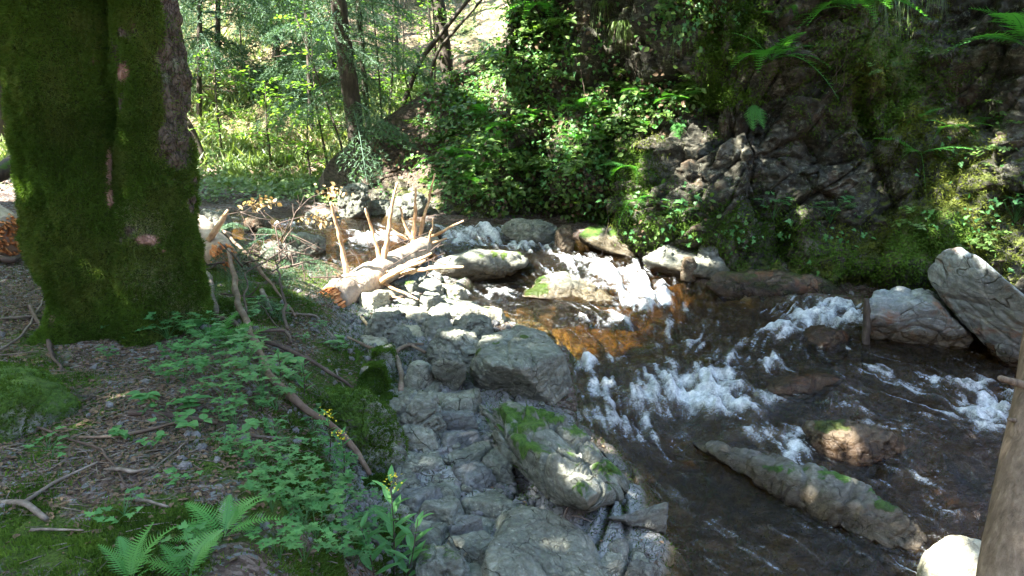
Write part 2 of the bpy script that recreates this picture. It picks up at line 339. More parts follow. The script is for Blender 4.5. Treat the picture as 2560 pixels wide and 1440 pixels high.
bank_z = tps(np.concatenate([np.array([W(a, b, z=c) for a, b, c in BC]), np.array(BX, float)]), .02)
LEDGE = [(*W(x, y, z=-.6)[:2], r) for x, y, r in ((1150,1150,.9),(1250,980,.6),(1350,1350,.7),(1050,900,.5),(1080,1300,.6),(1000,830,.35),(1150,830,.35),(1280,900,.5))]
def ledge_mask(Q):
    r = np.zeros(len(Q))
    for x, y, s in LEDGE: r = np.maximum(r, np.exp(-((Q[:, 0] - x) ** 2 + (Q[:, 1] - y) ** 2) / s ** 2))
    return r
def smooth_terrain(Q):
    b = bank_z(Q) - .13 * ledge_mask(Q); wz = water_z(Q); d = sdist(Q, poly)
    gx_, gy_ = topix(np.c_[Q, wz]); gold = np.exp(-(((gx_ - 1340) / 130) ** 2 + ((gy_ - 785) / 45) ** 2)); dep = np.minimum(.36, .14 + .7 * np.maximum(d, 0)) * (1 - .6 * gold) * sst(d, -.05, .25) * (1 + .3 * noise(np.c_[Q * 2.2, Q[:, 0] * 0], 5))
    k = sst(-d, 0, .7)
    out = np.where(-d > 0, (wz + .03) * (1 - k) + np.maximum(b, np.where(-d < 1.5, wz + .05, -99)) * k, 0)
    return np.where(d > 0, wz + .03 * (1 - sst(d, 0, .1)) - dep, out), d, wz
def pixblob(px, py, L):
    r = np.zeros(len(px))
    for x, y, rx, ry, a in L: r = np.maximum(r, a * np.exp(-(((px - x) / rx) ** 2 + ((py - y) / ry) ** 2)))
    return r
ROCKB = [(1150,1150,330,240,1.4),(1000,820,200,80,1.2),(1300,1380,350,120,1.3),(1080,720,150,40,1.2),(960,1020,110,60,.9),(1200,640,200,60,1.2),(1450,1250,200,150,1.3),(520,560,120,25,1.)]
def terrain_detail(Q, z, d):
    P3 = np.c_[Q, z]; px, py = topix(P3); far = Q[:, 1] > 11.5
    rock = np.clip(pixblob(px, py, ROCKB) + .2 * noise(P3 * 3, 3), 0, 1) * (Q[:, 1] < 12) * (Q[:, 1] > 1); rock = np.maximum(rock, sst(d, -.05, .1))
    z = z + .035 * fbm(np.c_[Q * 1.7, z * 0], 4, 1) * (1 - .5 * rock) + .012 * (1 - .8 * rock) * fbm(np.c_[Q * 9, z * 0], 3, 2)
    near = rock > .05
    if near.any():
        q = np.c_[Q[near] * (1.9, 1.2), z[near] * 0]; q[:, :2] += .25 * np.c_[noise(q * 1.3, 21), noise(q * 1.3, 22)]; q = np.c_[q[:, 0] * .8 + q[:, 1] * .6, q[:, 1] * .8 - q[:, 0] * .6, q[:, 2]]
        f1, f2, h = worley(q, 9); g1, g2, hh = worley(q * 2.9 + 5, 19)
        z[near] += rock[near] * ((sst(f2 - f1, 0, .10) - .8) * .07 + (h - .5) * .08 + (sst(g2 - g1, 0, .10) - .5) * .012 + (hh - .5) * .014 + .005 * fbm(q * 5, 3, 4))
    z = z + far * (.22 * fbm(np.c_[Q * .55, z * 0], 4, 7))
    moss = pixblob(px, py, [(120,1020,150,120,1),(100,1370,260,90,.8),(560,1180,200,90,.6),(720,1230,150,170,.9),(880,980,140,140,.8),(620,760,200,70,.8),(350,1320,260,70,.6),(60,860,90,60,.5),(520,690,60,40,1.)]) + .1
    return z, rock, moss
def terrain_mat():
    m = Mat('forest_floor', .9, .2)
    sp = m.n('SeparateColor'); m.put(sp.inputs[0], m.attr('mask', True)); rk, ms, bed = sp.outputs
    far = m.attr('far')
    n1 = m.noise(3, 6, .65); n2 = m.noise(22, 6, .75); n3 = m.noise(90, 4, .7); lv = m.vor(55, 'F1'); 
    lit = m.n('TexVoronoi', feature='F1'); lit.inputs['Scale'].default_value = 38; m.put(lit.inputs['Vector'], m.vec(1, 1.6, 1))
    soil = m.ramp(n2, [(.32, (.028, .018, .013)), (.5, (.07, .048, .038)), (.68, (.15, .115, .095))])
    soil = m.mix(m.rng(m.z(lit.outputs[1])[0], .62, .8, 0, .8), soil, (.19, .15, .13)); soil = m.mix(m.rng(m.z(lit.outputs[1])[1], .8, .86, 0, .7), soil, (.17, .19, .20))
    rc = m.ramp(m.math('ADD', m.math('MULTIPLY', n1, .5), m.math('MULTIPLY', n2, .5)), [(.33, (.075, .078, .08)), (.5, (.16, .165, .165)), (.66, (.27, .275, .265))])
    rc = m.mix(m.rng(m.noise(14, 7, .75), .55, .68, 0, .5), rc, (.33, .34, .28))
    wv = m.n('VectorMath', operation='ADD'); m.put(wv.inputs[0], m.pos); nn = m.n('TexNoise'); nn.inputs['Scale'].default_value = 4; m.put(nn.inputs['Vector'], m.pos); sc = m.n('VectorMath', operation='SCALE'); m.put(sc.inputs[0], nn.outputs[1]); sc.inputs[3].default_value = .3; m.put(wv.inputs[1], sc.outputs[0])
    e = m.vor(6.5, vec=wv.outputs[0]); e2 = m.vor(15, vec=wv.outputs[0]); ck = m.math('MULTIPLY', m.rng(e, 0, .03), m.rng(e2, -.02, .03)); rc = m.mix(ck, m.mix(1., rc, (.3, .26, .22), 'MULTIPLY'), rc)
    c = m.mix(m.rng(m.math('ADD', rk, m.math('MULTIPLY', m.math('SUBTRACT', n2, .5), .8)), .38, .55), soil, rc)
    mf = m.rng(m.math('ADD', m.noise(5, 8, .75), m.math('MULTIPLY', ms, .42)), .64, .78)
    c = m.mix(mf, c, m.ramp(n3, [(.3, (.014, .03, .005)), (.7, (.07, .12, .015))]))
    bc = m.ramp(m.noise(9, 6, .7), [(.3, (.045, .030, .012)), (.5, (.13, .088, .036)), (.7, (.27, .20, .09))]); wb_ = m.rng(m.math('ADD', m.attr('above'), m.math('MULTIPLY', m.noise(6, 4), .08)), .10, .03); c = m.mix(wb_, c, m.mix(1., c, (.4, .32, .24), 'MULTIPLY')); c = m.mix(bed, c, bc)
    fc = m.ramp(m.noise(.9, 8, .7), [(.34, (.10, .15, .05)), (.47, (.25, .22, .13)), (.56, (.46, .34, .25)), (.7, (.66, .54, .44))]); fc = m.mix(m.rng(m.noise(8, 6, .8), .35, .7), m.mix(1., fc, (.45, .42, .36), 'MULTIPLY'), fc); c = m.mix(far, c, fc)
    nr_ = m.math('SUBTRACT', 1., m.math('MULTIPLY', rk, .75)); b = m.bump(m.math('MULTIPLY', nr_, m.math('ADD', n2, m.math('MULTIPLY', n3, .5))), .9, .03); b = m.bump(m.math('MULTIPLY', nr_, m.math('SUBTRACT', 1., lv)), .5, .02, b); b = m.bump(m.math('MULTIPLY', ck, rk), .8, .02, b)
    return m.out(c, b)
def polar(r0, r1, nr, a0, a1, na, wide=None):
    r = np.exp(np.linspace(math.log(r0), math.log(r1), nr)); a = np.radians(np.linspace(a0, a1, na))
    if wide is not None: a = np.concatenate([np.radians(np.linspace(-180, a0, wide, endpoint=False)), a, np.radians(np.linspace(a1, 180, wide + 1)[1:])])
    X = r[:, None] * np.sin(a)[None]; Y = r[:, None] * np.cos(a)[None]; n = len(a)
    i = np.arange(nr - 1)[:, None] * n; j = np.arange(n - 1)[None]
    return np.c_[X.ravel(), Y.ravel()], np.stack([i + j, i + j + 1, i + n + j + 1, i + n + j], -1).reshape(-1, 4), (nr, n)
Q, F, shp = polar(.5, 95, 760, -42, 42, 700, 40)
tz, td, twz = smooth_terrain(Q); tz, rock_a, moss_a = terrain_detail(Q, tz, td)
bed_a = sst(td, -.03, .12) * (tz < twz + .06)
far_a = sst(Q[:, 1] + .8 * noise(np.c_[Q, Q[:, 0] * 0], 31), 12, 13.5) * (td < 0)
ground = mk('ground', np.c_[Q, tz], F, terrain_mat(), attrs={'mask': np.c_[rock_a, np.clip(moss_a, 0, 1), bed_a], 'far': far_a, 'above': np.where(np.abs(td) < 1.0, tz - twz, 9)})
tag(ground, kind='structure')
TG = (np.c_[Q, tz], shp)
def coarse(V, shp, k):
    a = V.reshape(shp[0], shp[1], 3)[::k, ::k]; n0, n1 = a.shape[:2]; i = np.arange(n0 - 1)[:, None] * n1; j = np.arange(n1 - 1)[None]
    return a.reshape(-1, 3), np.stack([i + j, i + j + 1, i + n1 + j + 1, i + n1 + j], -1).reshape(-1, 4)

# ------------------------------------------------------------------ cliff
CB = [(830,500,.15,0.30,1.1),(880,492,.15,.75,1.1),(950,500,.12,1.75,1.0),(1030,515,.08,2.6,.9),(1120,545,.0,3.4,.7),(1220,562,-.03,3.6,.45),(1330,565,-.05,3.7,.3),(1450,585,-.06,3.7,.22),
      (1560,612,-.1,3.7,.2),(1650,650,-.2,3.6,.2),(1760,700,-.33,3.5,.22),(1900,725,-.4,3.5,.25),(2060,735,-.4,3.5,.28),(2200,740,-.4,3.5,.32),(2380,762,-.42,3.5,.42),(2560,800,-.45,3.5,.5),(2800,860,-.48,3.4,.5),(3200,960,-.5,3.2,.5)]
cbp = np.array([[*W(a, b, z=c)[:2], c, t, ln] for a, b, c, t, ln in CB]); cbp[:, 1] += .12
L = np.concatenate([[0], np.cumsum(np.linalg.norm(np.diff(cbp[:, :2], axis=0), axis=1))])
NU, NVV, NB = 820, 420, 60
u = np.linspace(0, L[-1], NU); cu = np.stack([np.interp(u, L, cbp[:, k]) for k in range(5)], 1)
for _ in range(30): cu[1:-1] = cu[1:-1] * .5 + (cu[2:] + cu[:-2]) * .25
tan = np.gradient(cu[:, :2], axis=0); tan /= np.linalg.norm(tan, axis=1, keepdims=True); nrm = np.c_[tan[:, 1], -tan[:, 0]]
ns = nrm.copy()
for _ in range(400): ns[1:-1] = ns[1:-1] * .5 + (ns[2:] + ns[:-2]) * .25
ns /= np.linalg.norm(ns, axis=1, keepdims=True)
v = np.linspace(0, 1, NVV) ** 1.15
H = (cu[:, 3] - cu[:, 2] + .45)
Z = (cu[:, 2] - .45)[None] + v[:, None] * H[None]
back = np.maximum(Z - cu[None, :, 2], 0) * cu[None, :, 4]
XY = cu[None, :, :2] - ns[None] * back[..., None]
bb = np.linspace(0, 1, NB + 1)[1:]; spu = sst(u, 2.3, 3.6)[None]; XYb = XY[-1][None] - ns[None] * (bb[:, None] * (1.6 + 5.4 * spu))[..., None]; Zb = Z[-1][None] + bb[:, None] * (1.2 * spu - 1.6 * (1 - spu))
CV = np.concatenate([np.concatenate([XY, Z[..., None]], 2), np.concatenate([XYb, Zb[..., None]], 2)]).reshape(-1, 3)
CN = np.concatenate([np.repeat(np.concatenate([ns, np.full((NU, 1), .25)], 1)[None], NVV, 0), np.repeat(np.concatenate([ns * .3, np.full((NU, 1), .9)], 1)[None], NB, 0)]).reshape(-1, 3)
q = CV * (1, 1, .8); q = q + .16 * np.c_[noise(q * 1.1, 41), noise(q * 1.1, 42), noise(q * 1.1, 43)]
rot = np.array([[.8, 0, .6], [0, 1, 0], [-.6, 0, .8]]); qr = q @ rot.T
f1, f2, hh = worley(qr * (1.0, 1.2, 1.5), 50); g1, g2, gh = worley(qr * (2.6, 3, 4.2), 60); k1, k2, kh = worley(qr * (7, 8, 11), 70)
D = (hh - .5) * .42 + (gh - .5) * .2 + (kh - .5) * .05 + (sst(f2 - f1, 0, .12) - 1) * .10 + (sst(g2 - g1, 0, .15) - 1) * .05 + .22 * fbm(CV * .9, 3, 45) + .10 * (1 - 2 * np.abs(fbm(qr * 2.2, 4, 48))) + .045 * fbm(CV * 6, 5, 46, .6)
cpx, cpy = topix(CV)
for x, y, rx, ry, a in [(1600,500,65,90,.30),(1490,530,55,45,-.5),(1640,350,120,70,.12),(1480,230,150,60,-.35),(1660,240,90,50,.08),(1760,130,60,90,-.3),(1850,120,60,100,.0),(1790,240,60,30,.12),
                        (1780,430,130,120,.12),(1960,620,90,60,-.25),(2050,420,160,160,-.12),(2200,200,110,90,.2),(2440,380,90,120,.12),(2330,560,140,50,.15),(2250,660,160,50,.3),(2420,250,90,90,-.3),(1850,590,90,80,.12),(1400,530,90,40,-.3),(1150,480,60,40,-.1)]:
    D += a * np.exp(-(((cpx - x) / rx) ** 2 + ((cpy - y) / ry) ** 2))
ulo = np.tile(sst(u, 0, .9), NVV + NB)
sp = np.tile(sst(u, 2.3, 3.6), NVV + NB); D = D * (.3 + .7 * sp) * ulo
CV = CV + CN * D[:, None]
n1, n2 = NVV + NB, NU
i = np.arange(n1 - 1)[:, None] * n2; j = np.arange(n2 - 1)[None]
CF = np.stack([i + j, i + j + 1, i + n2 + j + 1, i + n2 + j], -1).reshape(-1, 4)
cmoss = pixblob(cpx, cpy, [(2200,200,150,150,.45),(1250,300,250,400,.2),(2300,600,200,100,.3),(1450,600,250,60,.3),(1850,80,120,130,.3),(1950,700,300,60,.4),(2400,430,120,180,.05),(2480,520,100,120,.12)]) - .25 * np.exp(-(((cpx - 1780) / 150) ** 2 + ((cpy - 440) / 130) ** 2)) - .25 * np.exp(-(((cpx - 2000) / 200) ** 2 + ((cpy - 400) / 150) ** 2))
def spur_mix():
    m = CLIFFM.node_tree; b = m.nodes['Principled BSDF']; l = b.inputs['Base Color'].links[0].from_socket
    n = m.nodes.new('ShaderNodeAttribute'); n.attribute_name = 'spur'; r = m.nodes.new('ShaderNodeValToRGB'); t = m.nodes.new('ShaderNodeTexNoise'); t.inputs['Scale'].default_value = 26; t.inputs['Detail'].default_value = 6; t.inputs['Roughness'].default_value = .75
    g = m.nodes.new('ShaderNodeNewGeometry'); m.links.new(g.outputs['Position'], t.inputs['Vector'])
    e = r.color_ramp.elements; e[0].position = .35; e[0].color = (.026, .019, .014, 1); e[1].position = .70; e[1].color = (.14, .105, .08, 1); m.links.new(t.outputs[0], r.inputs[0])
    x = m.nodes.new('ShaderNodeMix'); x.data_type = 'RGBA'; m.links.new(n.outputs['Fac'], x.inputs[0]); m.links.new(l, x.inputs[6]); m.links.new(r.outputs[0], x.inputs[7]); m.links.new(x.outputs[2], b.inputs['Base Color'])
spur_mix()
spur = (1 - np.tile(sst(u, 2.0, 3.2), n1)) * sst(CV[:, 2] + .15 * noise(CV * 3, 90), .15, .45)
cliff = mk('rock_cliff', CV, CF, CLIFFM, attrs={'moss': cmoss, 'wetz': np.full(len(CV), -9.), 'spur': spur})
tag(cliff, kind='structure')

# ------------------------------------------------------------------ placing on the ground / cliff
tv, tf = coarse(TG[0], TG[1], 3); cv, cf = coarse(CV, (n1, n2), 3)
BT = BVHTree.FromPolygons(tv.tolist(), tf.tolist()); BCL = BVHTree.FromPolygons(cv.tolist(), cf.tolist())
def cast(o, d, far=200.):
    best = (None, None, 1e9, '')
    for nm, b in (('t', BT), ('c', BCL)):
        h = b.ray_cast(Vector(o), Vector(d), far)
        if h[0] is not None and h[3] < best[2]: best = (np.array(h[0]), np.array(h[1]), h[3], nm)
    if best[0] is not None and np.dot(best[1], d) > 0: best = (best[0], -best[1], best[2], best[3])
    return best
def hit(px, py):
    d = ray(px, py); d = d / np.linalg.norm(d); return cast((0, 0, CAM_Z), d)
def gz(x, y):
    h = BT.ray_cast(Vector((x, y, 60)), Vector((0, 0, -1)), 200); return h[0].z if h[0] else 0.

# ------------------------------------------------------------------ stream
FLOW = [(600,530,80,10),(850,550,60,20),(1000,570,60,15),(1250,590,60,12),(1400,620,40,30),(1500,670,50,30),(1600,720,30,50),(1650,770,-10,50),(1300,780,50,5),(1450,800,60,20),(1200,725,60,25),(2100,780,-60,15),(1950,820,-60,20),
        (1800,880,-50,30),(1550,880,20,50),(1500,960,20,50),(1600,1040,30,50),(1750,960,50,25),(1850,1000,50,15),(2050,1000,60,0),(2300,930,60,10),(2450,980,60,20),(2200,1020,60,5),(1980,1110,40,50),(1700,1100,40,20),
        (2150,1060,60,15),(2300,1150,60,40),(2400,1250,60,50),(1700,1250,40,30),(1900,1350,40,25),(2200,1180,60,30)]
fp = []; fd = []
for a, b, c, d in FLOW:
    z0 = water_z(np.array([W(a, b, z=-.5)[:2]]))[0]; z0 = water_z(np.array([W(a, b, z=z0)[:2]]))[0]
    p0 = W(a, b, z=z0)[:2]; p1 = W(a + c, b + d, z=z0)[:2]; fp.append(p0); fd.append((p1 - p0) / np.linalg.norm(p1 - p0))
fp = np.array(fp); fd = np.array(fd)
def flow(Q):
    out = np.zeros((len(Q), 2))
    for i in range(0, len(Q), 60000):
        d = ((Q[i:i + 60000, None] - fp[None]) ** 2).sum(2) + .02; w_ = 1 / d ** 1.5; out[i:i + 60000] = w_ @ fd
    return out / np.maximum(np.linalg.norm(out, axis=1, keepdims=True), 1e-6)
FOAM = [(1200,590,190,26,.85),(1340,605,90,22,1.),(930,590,80,13,.9),(1040,620,90,16,.5),(700,560,120,12,.5),(1470,660,100,28,.75),(1540,690,110,40,1.),(1610,735,70,50,1.2),(1480,800,60,28,.9),(1560,800,120,28,.5),
        (1240,735,70,26,.55),(2070,785,110,38,1.25),(1960,830,80,16,.9),(1860,900,160,34,.8),(1700,975,170,60,1.2),(1840,1010,110,30,1.05),(1540,900,60,30,.5),(1460,915,36,22,1.),(1530,975,70,60,.95),(1580,1040,60,50,.85),
        (1610,1085,80,20,.5),(2400,955,130,26,.75),(2480,1010,100,45,1.),(2180,930,140,20,.45),(2100,1010,160,26,.55),(1985,1120,45,60,.75),(1880,1080,100,22,.4),(2370,1290,120,22,.55),(2440,1060,120,30,.6),(2250,1190,120,26,.4),
        (1750,860,160,40,.42),(1900,1340,160,60,.16),(2300,1400,80,60,.4),(1680,1000,250,120,.30),(2200,1050,300,90,.28),(1650,800,200,50,.35)]
SLICK = [(1800,1250,260,120,1.),(1330,770,130,35,.6),(2250,1100,90,30,.3)]
Q, F, shp = polar(3.3, 15, 760, -30, 42, 1000)
d = sdist(Q, poly); wz = water_z(Q); gzv, _, _ = smooth_terrain(Q)
wx, wy = topix(np.c_[Q, wz]); foam = pixblob(wx, wy, FOAM); slick = pixblob(wx, wy, SLICK)
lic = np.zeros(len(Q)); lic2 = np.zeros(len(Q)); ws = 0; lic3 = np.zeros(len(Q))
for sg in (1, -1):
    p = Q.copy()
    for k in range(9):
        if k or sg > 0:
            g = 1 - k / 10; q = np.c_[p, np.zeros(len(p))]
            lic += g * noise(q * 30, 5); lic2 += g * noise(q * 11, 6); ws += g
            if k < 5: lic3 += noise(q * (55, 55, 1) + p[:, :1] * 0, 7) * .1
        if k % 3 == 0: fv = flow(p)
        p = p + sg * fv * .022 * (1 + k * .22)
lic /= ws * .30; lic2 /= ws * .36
q = np.c_[Q, Q[:, 0] * 0]
turb = fbm(q * 5, 4, 8); edge = np.exp(-(np.maximum(d, 0) / .05) ** 2)
crest = 1 - np.abs(fbm(q * 7, 3, 12)) * 2.2
fo = foam * 1.35 - .36 + .34 * lic + .20 * turb + .28 * lic2 + .30 * fbm(q * 13, 3, 18) + .25 * np.clip(crest, -1, 1) * sst(foam, .1, .6)
foamv = np.clip(fo - .55 * pixblob(wx, wy, [(1345, 790, 120, 32, 1.), (1300, 765, 90, 20, .8), (1560, 640, 60, 20, .5)]), 0, 1.3)
act = np.clip(.25 + foam * 1.1, 0, 1.1) * (1 - .8 * slick)
hgt = act * (.018 * lic2 + .009 * lic + .055 * fbm(q * 3.2, 3, 14) + .035 * (.5 - np.abs(fbm(q * 6, 3, 15)) * 1.6)) + .028 * foam * np.clip(foamv, 0, 1) + .003 * fbm(q * 9, 3, 16) + .016 * np.abs(noise(q * 22, 17)) * foam
hgt += .05 * sst(foam, .5, 1.1) * turb
V = np.c_[Q, wz + hgt]
dep = np.clip(wz - gzv, 0, 1)
keep = (d > -.12) & (wz > gzv - .05)
fk = keep[F].all(1); F = F[fk]; used_ = np.zeros(len(V), bool); used_[F.ravel()] = True; rm = np.cumsum(used_) - 1
m = Mat('stream_water', .06, .5); t = m.t
at = m.attr('depth'); fa = m.attr('foam'); fine = m.noise(70, 4, .7); fine2 = m.noise(190, 3, .7)
cellv = m.vor(85, 'F1')
fm = m.rng(m.math('ADD', m.math('ADD', fa, m.math('MULTIPLY', m.math('SUBTRACT', m.math('ADD', m.math('MULTIPLY', fine, .5), m.math('MULTIPLY', m.noise(28, 6, .75), .5)), .5), 1.4)), m.math('MULTIPLY', m.math('SUBTRACT', .45, cellv), .35)), .18, 1.45)
tr = m.n('BsdfTransparent'); tint = m.mix(m.rng(at, 0, .34, 0, 1, False), (.96, .90, .72), (.46, .34, .15)); m.put(tr.inputs[0], tint)
murk = m.n('BsdfDiffuse'); m.put(murk.inputs[0], (.055, .034, .012)); mm = m.n('MixShader'); m.put(mm.inputs[0], m.rng(at, .0, .5, .0, .06, False)); t.links.new(tr.outputs[0], mm.inputs[1]); t.links.new(murk.outputs[0], mm.inputs[2])
b = m.bump(m.math('MULTIPLY', m.noise(9, 6, .7), m.math('ADD', m.attr('act'), .25)), 1., .08); b = m.bump(m.noise(30, 4, .7), .9, .025, b); b = m.bump(fine, .25, .012, b)
gl = m.n('BsdfGlossy'); gl.inputs['Roughness'].default_value = .05; m.put(gl.inputs[0], (1, 1, 1)); m.put(gl.inputs['Normal'], b)
fr = m.n('Fresnel'); fr.inputs[0].default_value = 1.34; m.put(fr.inputs['Normal'], b)
m1 = m.n('MixShader'); m.put(m1.inputs[0], fr.outputs[0]); t.links.new(mm.outputs[0], m1.inputs[1]); t.links.new(gl.outputs[0], m1.inputs[2])
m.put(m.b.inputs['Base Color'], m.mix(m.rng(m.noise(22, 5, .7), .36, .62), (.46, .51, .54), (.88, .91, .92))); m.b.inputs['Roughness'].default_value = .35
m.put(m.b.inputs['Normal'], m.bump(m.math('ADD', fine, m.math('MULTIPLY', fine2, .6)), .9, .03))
fk = m.math('MULTIPLY', m.rng(m.math('ADD', m.attr('glint_streak'), m.math('MULTIPLY', m.noise(42, 5, .8), 1.6)), 1.04, 1.28), m.attr('act')); m2 = m.n('MixShader'); m.put(m2.inputs[0], m.math('MAXIMUM', m.math('MULTIPLY', fm, .95), m.math('MULTIPLY', fk, .75))); t.links.new(m1.outputs[0], m2.inputs[1]); t.links.new(m.b.outputs[0], m2.inputs[2]); t.links.new(m2.outputs[0], t.nodes['Material Output'].inputs[0])  # fk: pale flecks painted in for sky glints on the ripples
V_w, F_w = V[used_], rm[F]
water = mk('stream_water', V[used_], rm[F], m.m, attrs={'foam': foamv[used_], 'depth': dep[used_], 'act': (np.clip(foam * 1.6 + .18, 0, 1) * (1 - .75 * slick) * sst(turb, -.7, .5))[used_], 'glint_streak': (lic3 * .8 + .35 * lic)[used_]}); tag(water, kind='structure')
def wlevel(x, y): return float(water_z(np.array([[x, y]]))[0])

# ------------------------------------------------------------------ rocks
_ico = {}
def ico(s):
    if s not in _ico:
        bm = bmesh.new(); bmesh.ops.create_icosphere(bm, subdivisions=s, radius=1)
        bm.verts.index_update(); _ico[s] = (np.array([v.co[:] for v in bm.verts]), np.array([[v.index for v in f.verts] for f in bm.faces])); bm.free()
    return _ico[s]
def hullmesh(pts, p=16, sub=6, amp=.03, fr=2.5, strata=0., sdir=(0, 0, 1), sfr=14, crack=0., seed=0, cut=0):
    pts = np.asarray(pts, float); lo, hi = pts.min(0), pts.max(0); c = (lo + hi) / 2; s = (hi - lo) / 2
    bm = bmesh.new()
    for q in (pts - c) / s: bm.verts.new(q)
    bmesh.ops.convex_hull(bm, input=bm.verts[:]); bm.normal_update()
    pl = []
    for f in bm.faces:
        n = f.normal; h = n.dot(f.verts[0].co)
        if h < 0: n = -n; h = -h
        k = np.array([*n, h])
        if not any(np.allclose(k, o, atol=.03) for o in pl): pl.append(k)
    bm.free(); pl = np.array(pl); D, F = ico(sub)
    g = np.clip(D @ pl[:, :3].T / np.maximum(pl[:, 3], .05), 0, None); r = 1 / (g ** p).sum(1) ** (1 / p)
    V = D * r[:, None] * s + c; size = float(np.prod(s)) ** (1 / 3); q_ = min(1, size / .24); amp *= q_; crack *= q_; strata *= q_; n = D / s; n /= np.linalg.norm(n, axis=1, keepdims=True)
    dd = 1.3 * amp * fbm(V * fr / size * .4 + seed, 6, seed, .6); a_ = fbm(V * 2.2 / size * .5 + seed + 9, 3, seed + 11); dd -= 1.1 * amp * np.exp(-(a_ / .05) ** 2)
    if strata:
        a = V @ np.array(sdir) + .1 * noise(V * 1.5 / size + seed, seed + 3) * size; a1 = np.c_[a * sfr / size * .4, V[:, 0] * .5, V[:, 1] * .5]; dd += strata * (np.abs(noise(a1, seed + 4)) * 1.6 - .5)
    if crack:
        q = V * 1.5 / size * .6 + seed; q = q + .35 * noise(q * 1.5, seed + 7)[:, None]; f1, f2, h = worley(q, seed + 8); dd += crack * ((sst(f2 - f1, 0, .12) - 1) + (h - .5) * .8)
        f1, f2, h = worley(q * 2.7, seed + 9); dd += crack * .45 * ((sst(f2 - f1, 0, .14) - 1) + (h - .5) * .8)
    return V + n * dd[:, None], F, n
def rock(name, label, cat, pts, mat=GREY, group=None, moss=0., mosstop=0., wz=None, mblobs=None, **k):
    V, F, n = hullmesh(pts, **k); c = V.mean(0); c[2] = V[:, 2].min()
    ms = np.full(len(V), moss) + mosstop * n[:, 2]
    if mblobs is not None: a, b = topix(V); ms = ms + pixblob(a, b, [(x_, y_, rx_ * 1.3, ry_ * 1.3, a_) for x_, y_, rx_, ry_, a_ in mblobs]) * (.75 + .9 * fbm(V * 9, 3, 77))
    o = mk(name, V - c, F, mat, attrs={'moss': ms, 'wetz': np.full(len(V), -99. if wz is None else wz)}); o.location = c
    tag(o, label, cat, group); ROCKV.append((V, F)); return o
ROCKV = []
def box(px0, px1, py0, py1, z=None, dr=.8, bury=.15, seed=0, jag=.35, n=16, tilt=0):
    """hull points of a rock seen between px0..px1, its top at py0, its foot at py1 where the ground or water stands at z"""
    if z is None: h = hit((px0 + px1) / 2, py1); z = h[0][2]; 
    f0 = W((px0 + px1) / 2, py1, z=z); Y = f0[1]; wd = (px1 - px0) / FPX * (Y * CP - (z - CAM_Z) * SP) / 1.; dp = wd * dr
    yc = Y + dp * .5; ht = max(zat(py0, Y + dp * .55) - z, .02); cx = W((px0 + px1) / 2, py1, Y=yc)[0]; wd *= yc / Y
    r = random.Random(seed); P = []
    for k in range(n):
        a = 2 * math.pi * k / n + r.uniform(-.2, .2); e = 1 - r.uniform(0, jag) * .5
        co, si = math.cos(a), math.sin(a); q = (abs(co) ** 2.6 + abs(si) ** 2.6) ** (-1 / 2.6); tp = r.uniform(.45, .8)
        P.append((cx + co * q * e * wd / 2, yc + si * q * e * dp / 2, z + ht * r.uniform(.0, .45)))
        P.append((cx + co * q * e * wd / 2 * tp, yc + si * q * e * dp / 2 * tp, z + ht * r.uniform(.75, 1.) * (1 - tilt * (1 - si) / 2)))
        P.append((cx + co * q * e * wd / 2 * .9, yc + si * q * e * dp / 2 * .9, z - bury))
    P.append((cx, yc, z + ht)); return P
def pp(L, up=0., top=0., zr=None):
    zs = [c for _, _, c in L]; zm = (min(zs) + max(zs)) / 2
    return [W(a, b, z=c + up + (top if c > zm else 0)) for a, b, c in L]
# big flat-topped boulder
rock('boulder', 'large flat-topped grey-green boulder at the stream edge, with a sheer shaded front', 'boulder', pp([(1202,838,-.42),(1290,806,-.38),(1362,828,-.40),(1412,885,-.46),(1365,908,-.47),(1300,918,-.44),(1222,905,-.42),(1195,880,-.42),
     (1172,915,-.55),(1180,975,-.72),(1320,1008,-.82),(1392,1028,-.85),(1428,1000,-.83),(1425,940,-.72),(1250,870,-.9),(1400,920,-.95)], .17, .03), GREY, p=60, sub=7, amp=.014, strata=.010, sdir=(.3, .2, .93), crack=.018, seed=3, moss=-.25, mblobs=[(1240,850,25,12,.7),(1310,842,12,6,.7),(1190,900,25,30,.7),(1180,950,20,40,.4)], wz=-.86)
rock('boulder', 'rounded grey boulder leaning against the left of the flat-topped one', 'boulder', box(1060,1225,822,905,-.40,.75,seed=4), GREY, p=14, amp=.03, crack=.012, seed=5, moss=-.1)
rock('boulder', 'small angular grey-green boulder with a pointed top in front of the flat-topped one', 'boulder', pp([(1080,905,-.5),(1100,893,-.45),(1155,903,-.46),(1168,912,-.5),(1166,950,-.62),(1140,985,-.72),(1120,975,-.7),(1080,940,-.6),(1075,915,-.52),(1150,930,-.8),(1090,960,-.8)], .19, .04), GREY, p=30, amp=.012, seed=6, sub=5)
rock('boulder', 'small smooth dark grey boulder left of the angular one', 'boulder', box(1005,1095,892,985,-.50,.8,seed=7), GREY, p=12, amp=.02, seed=7, sub=5, moss=-.3)
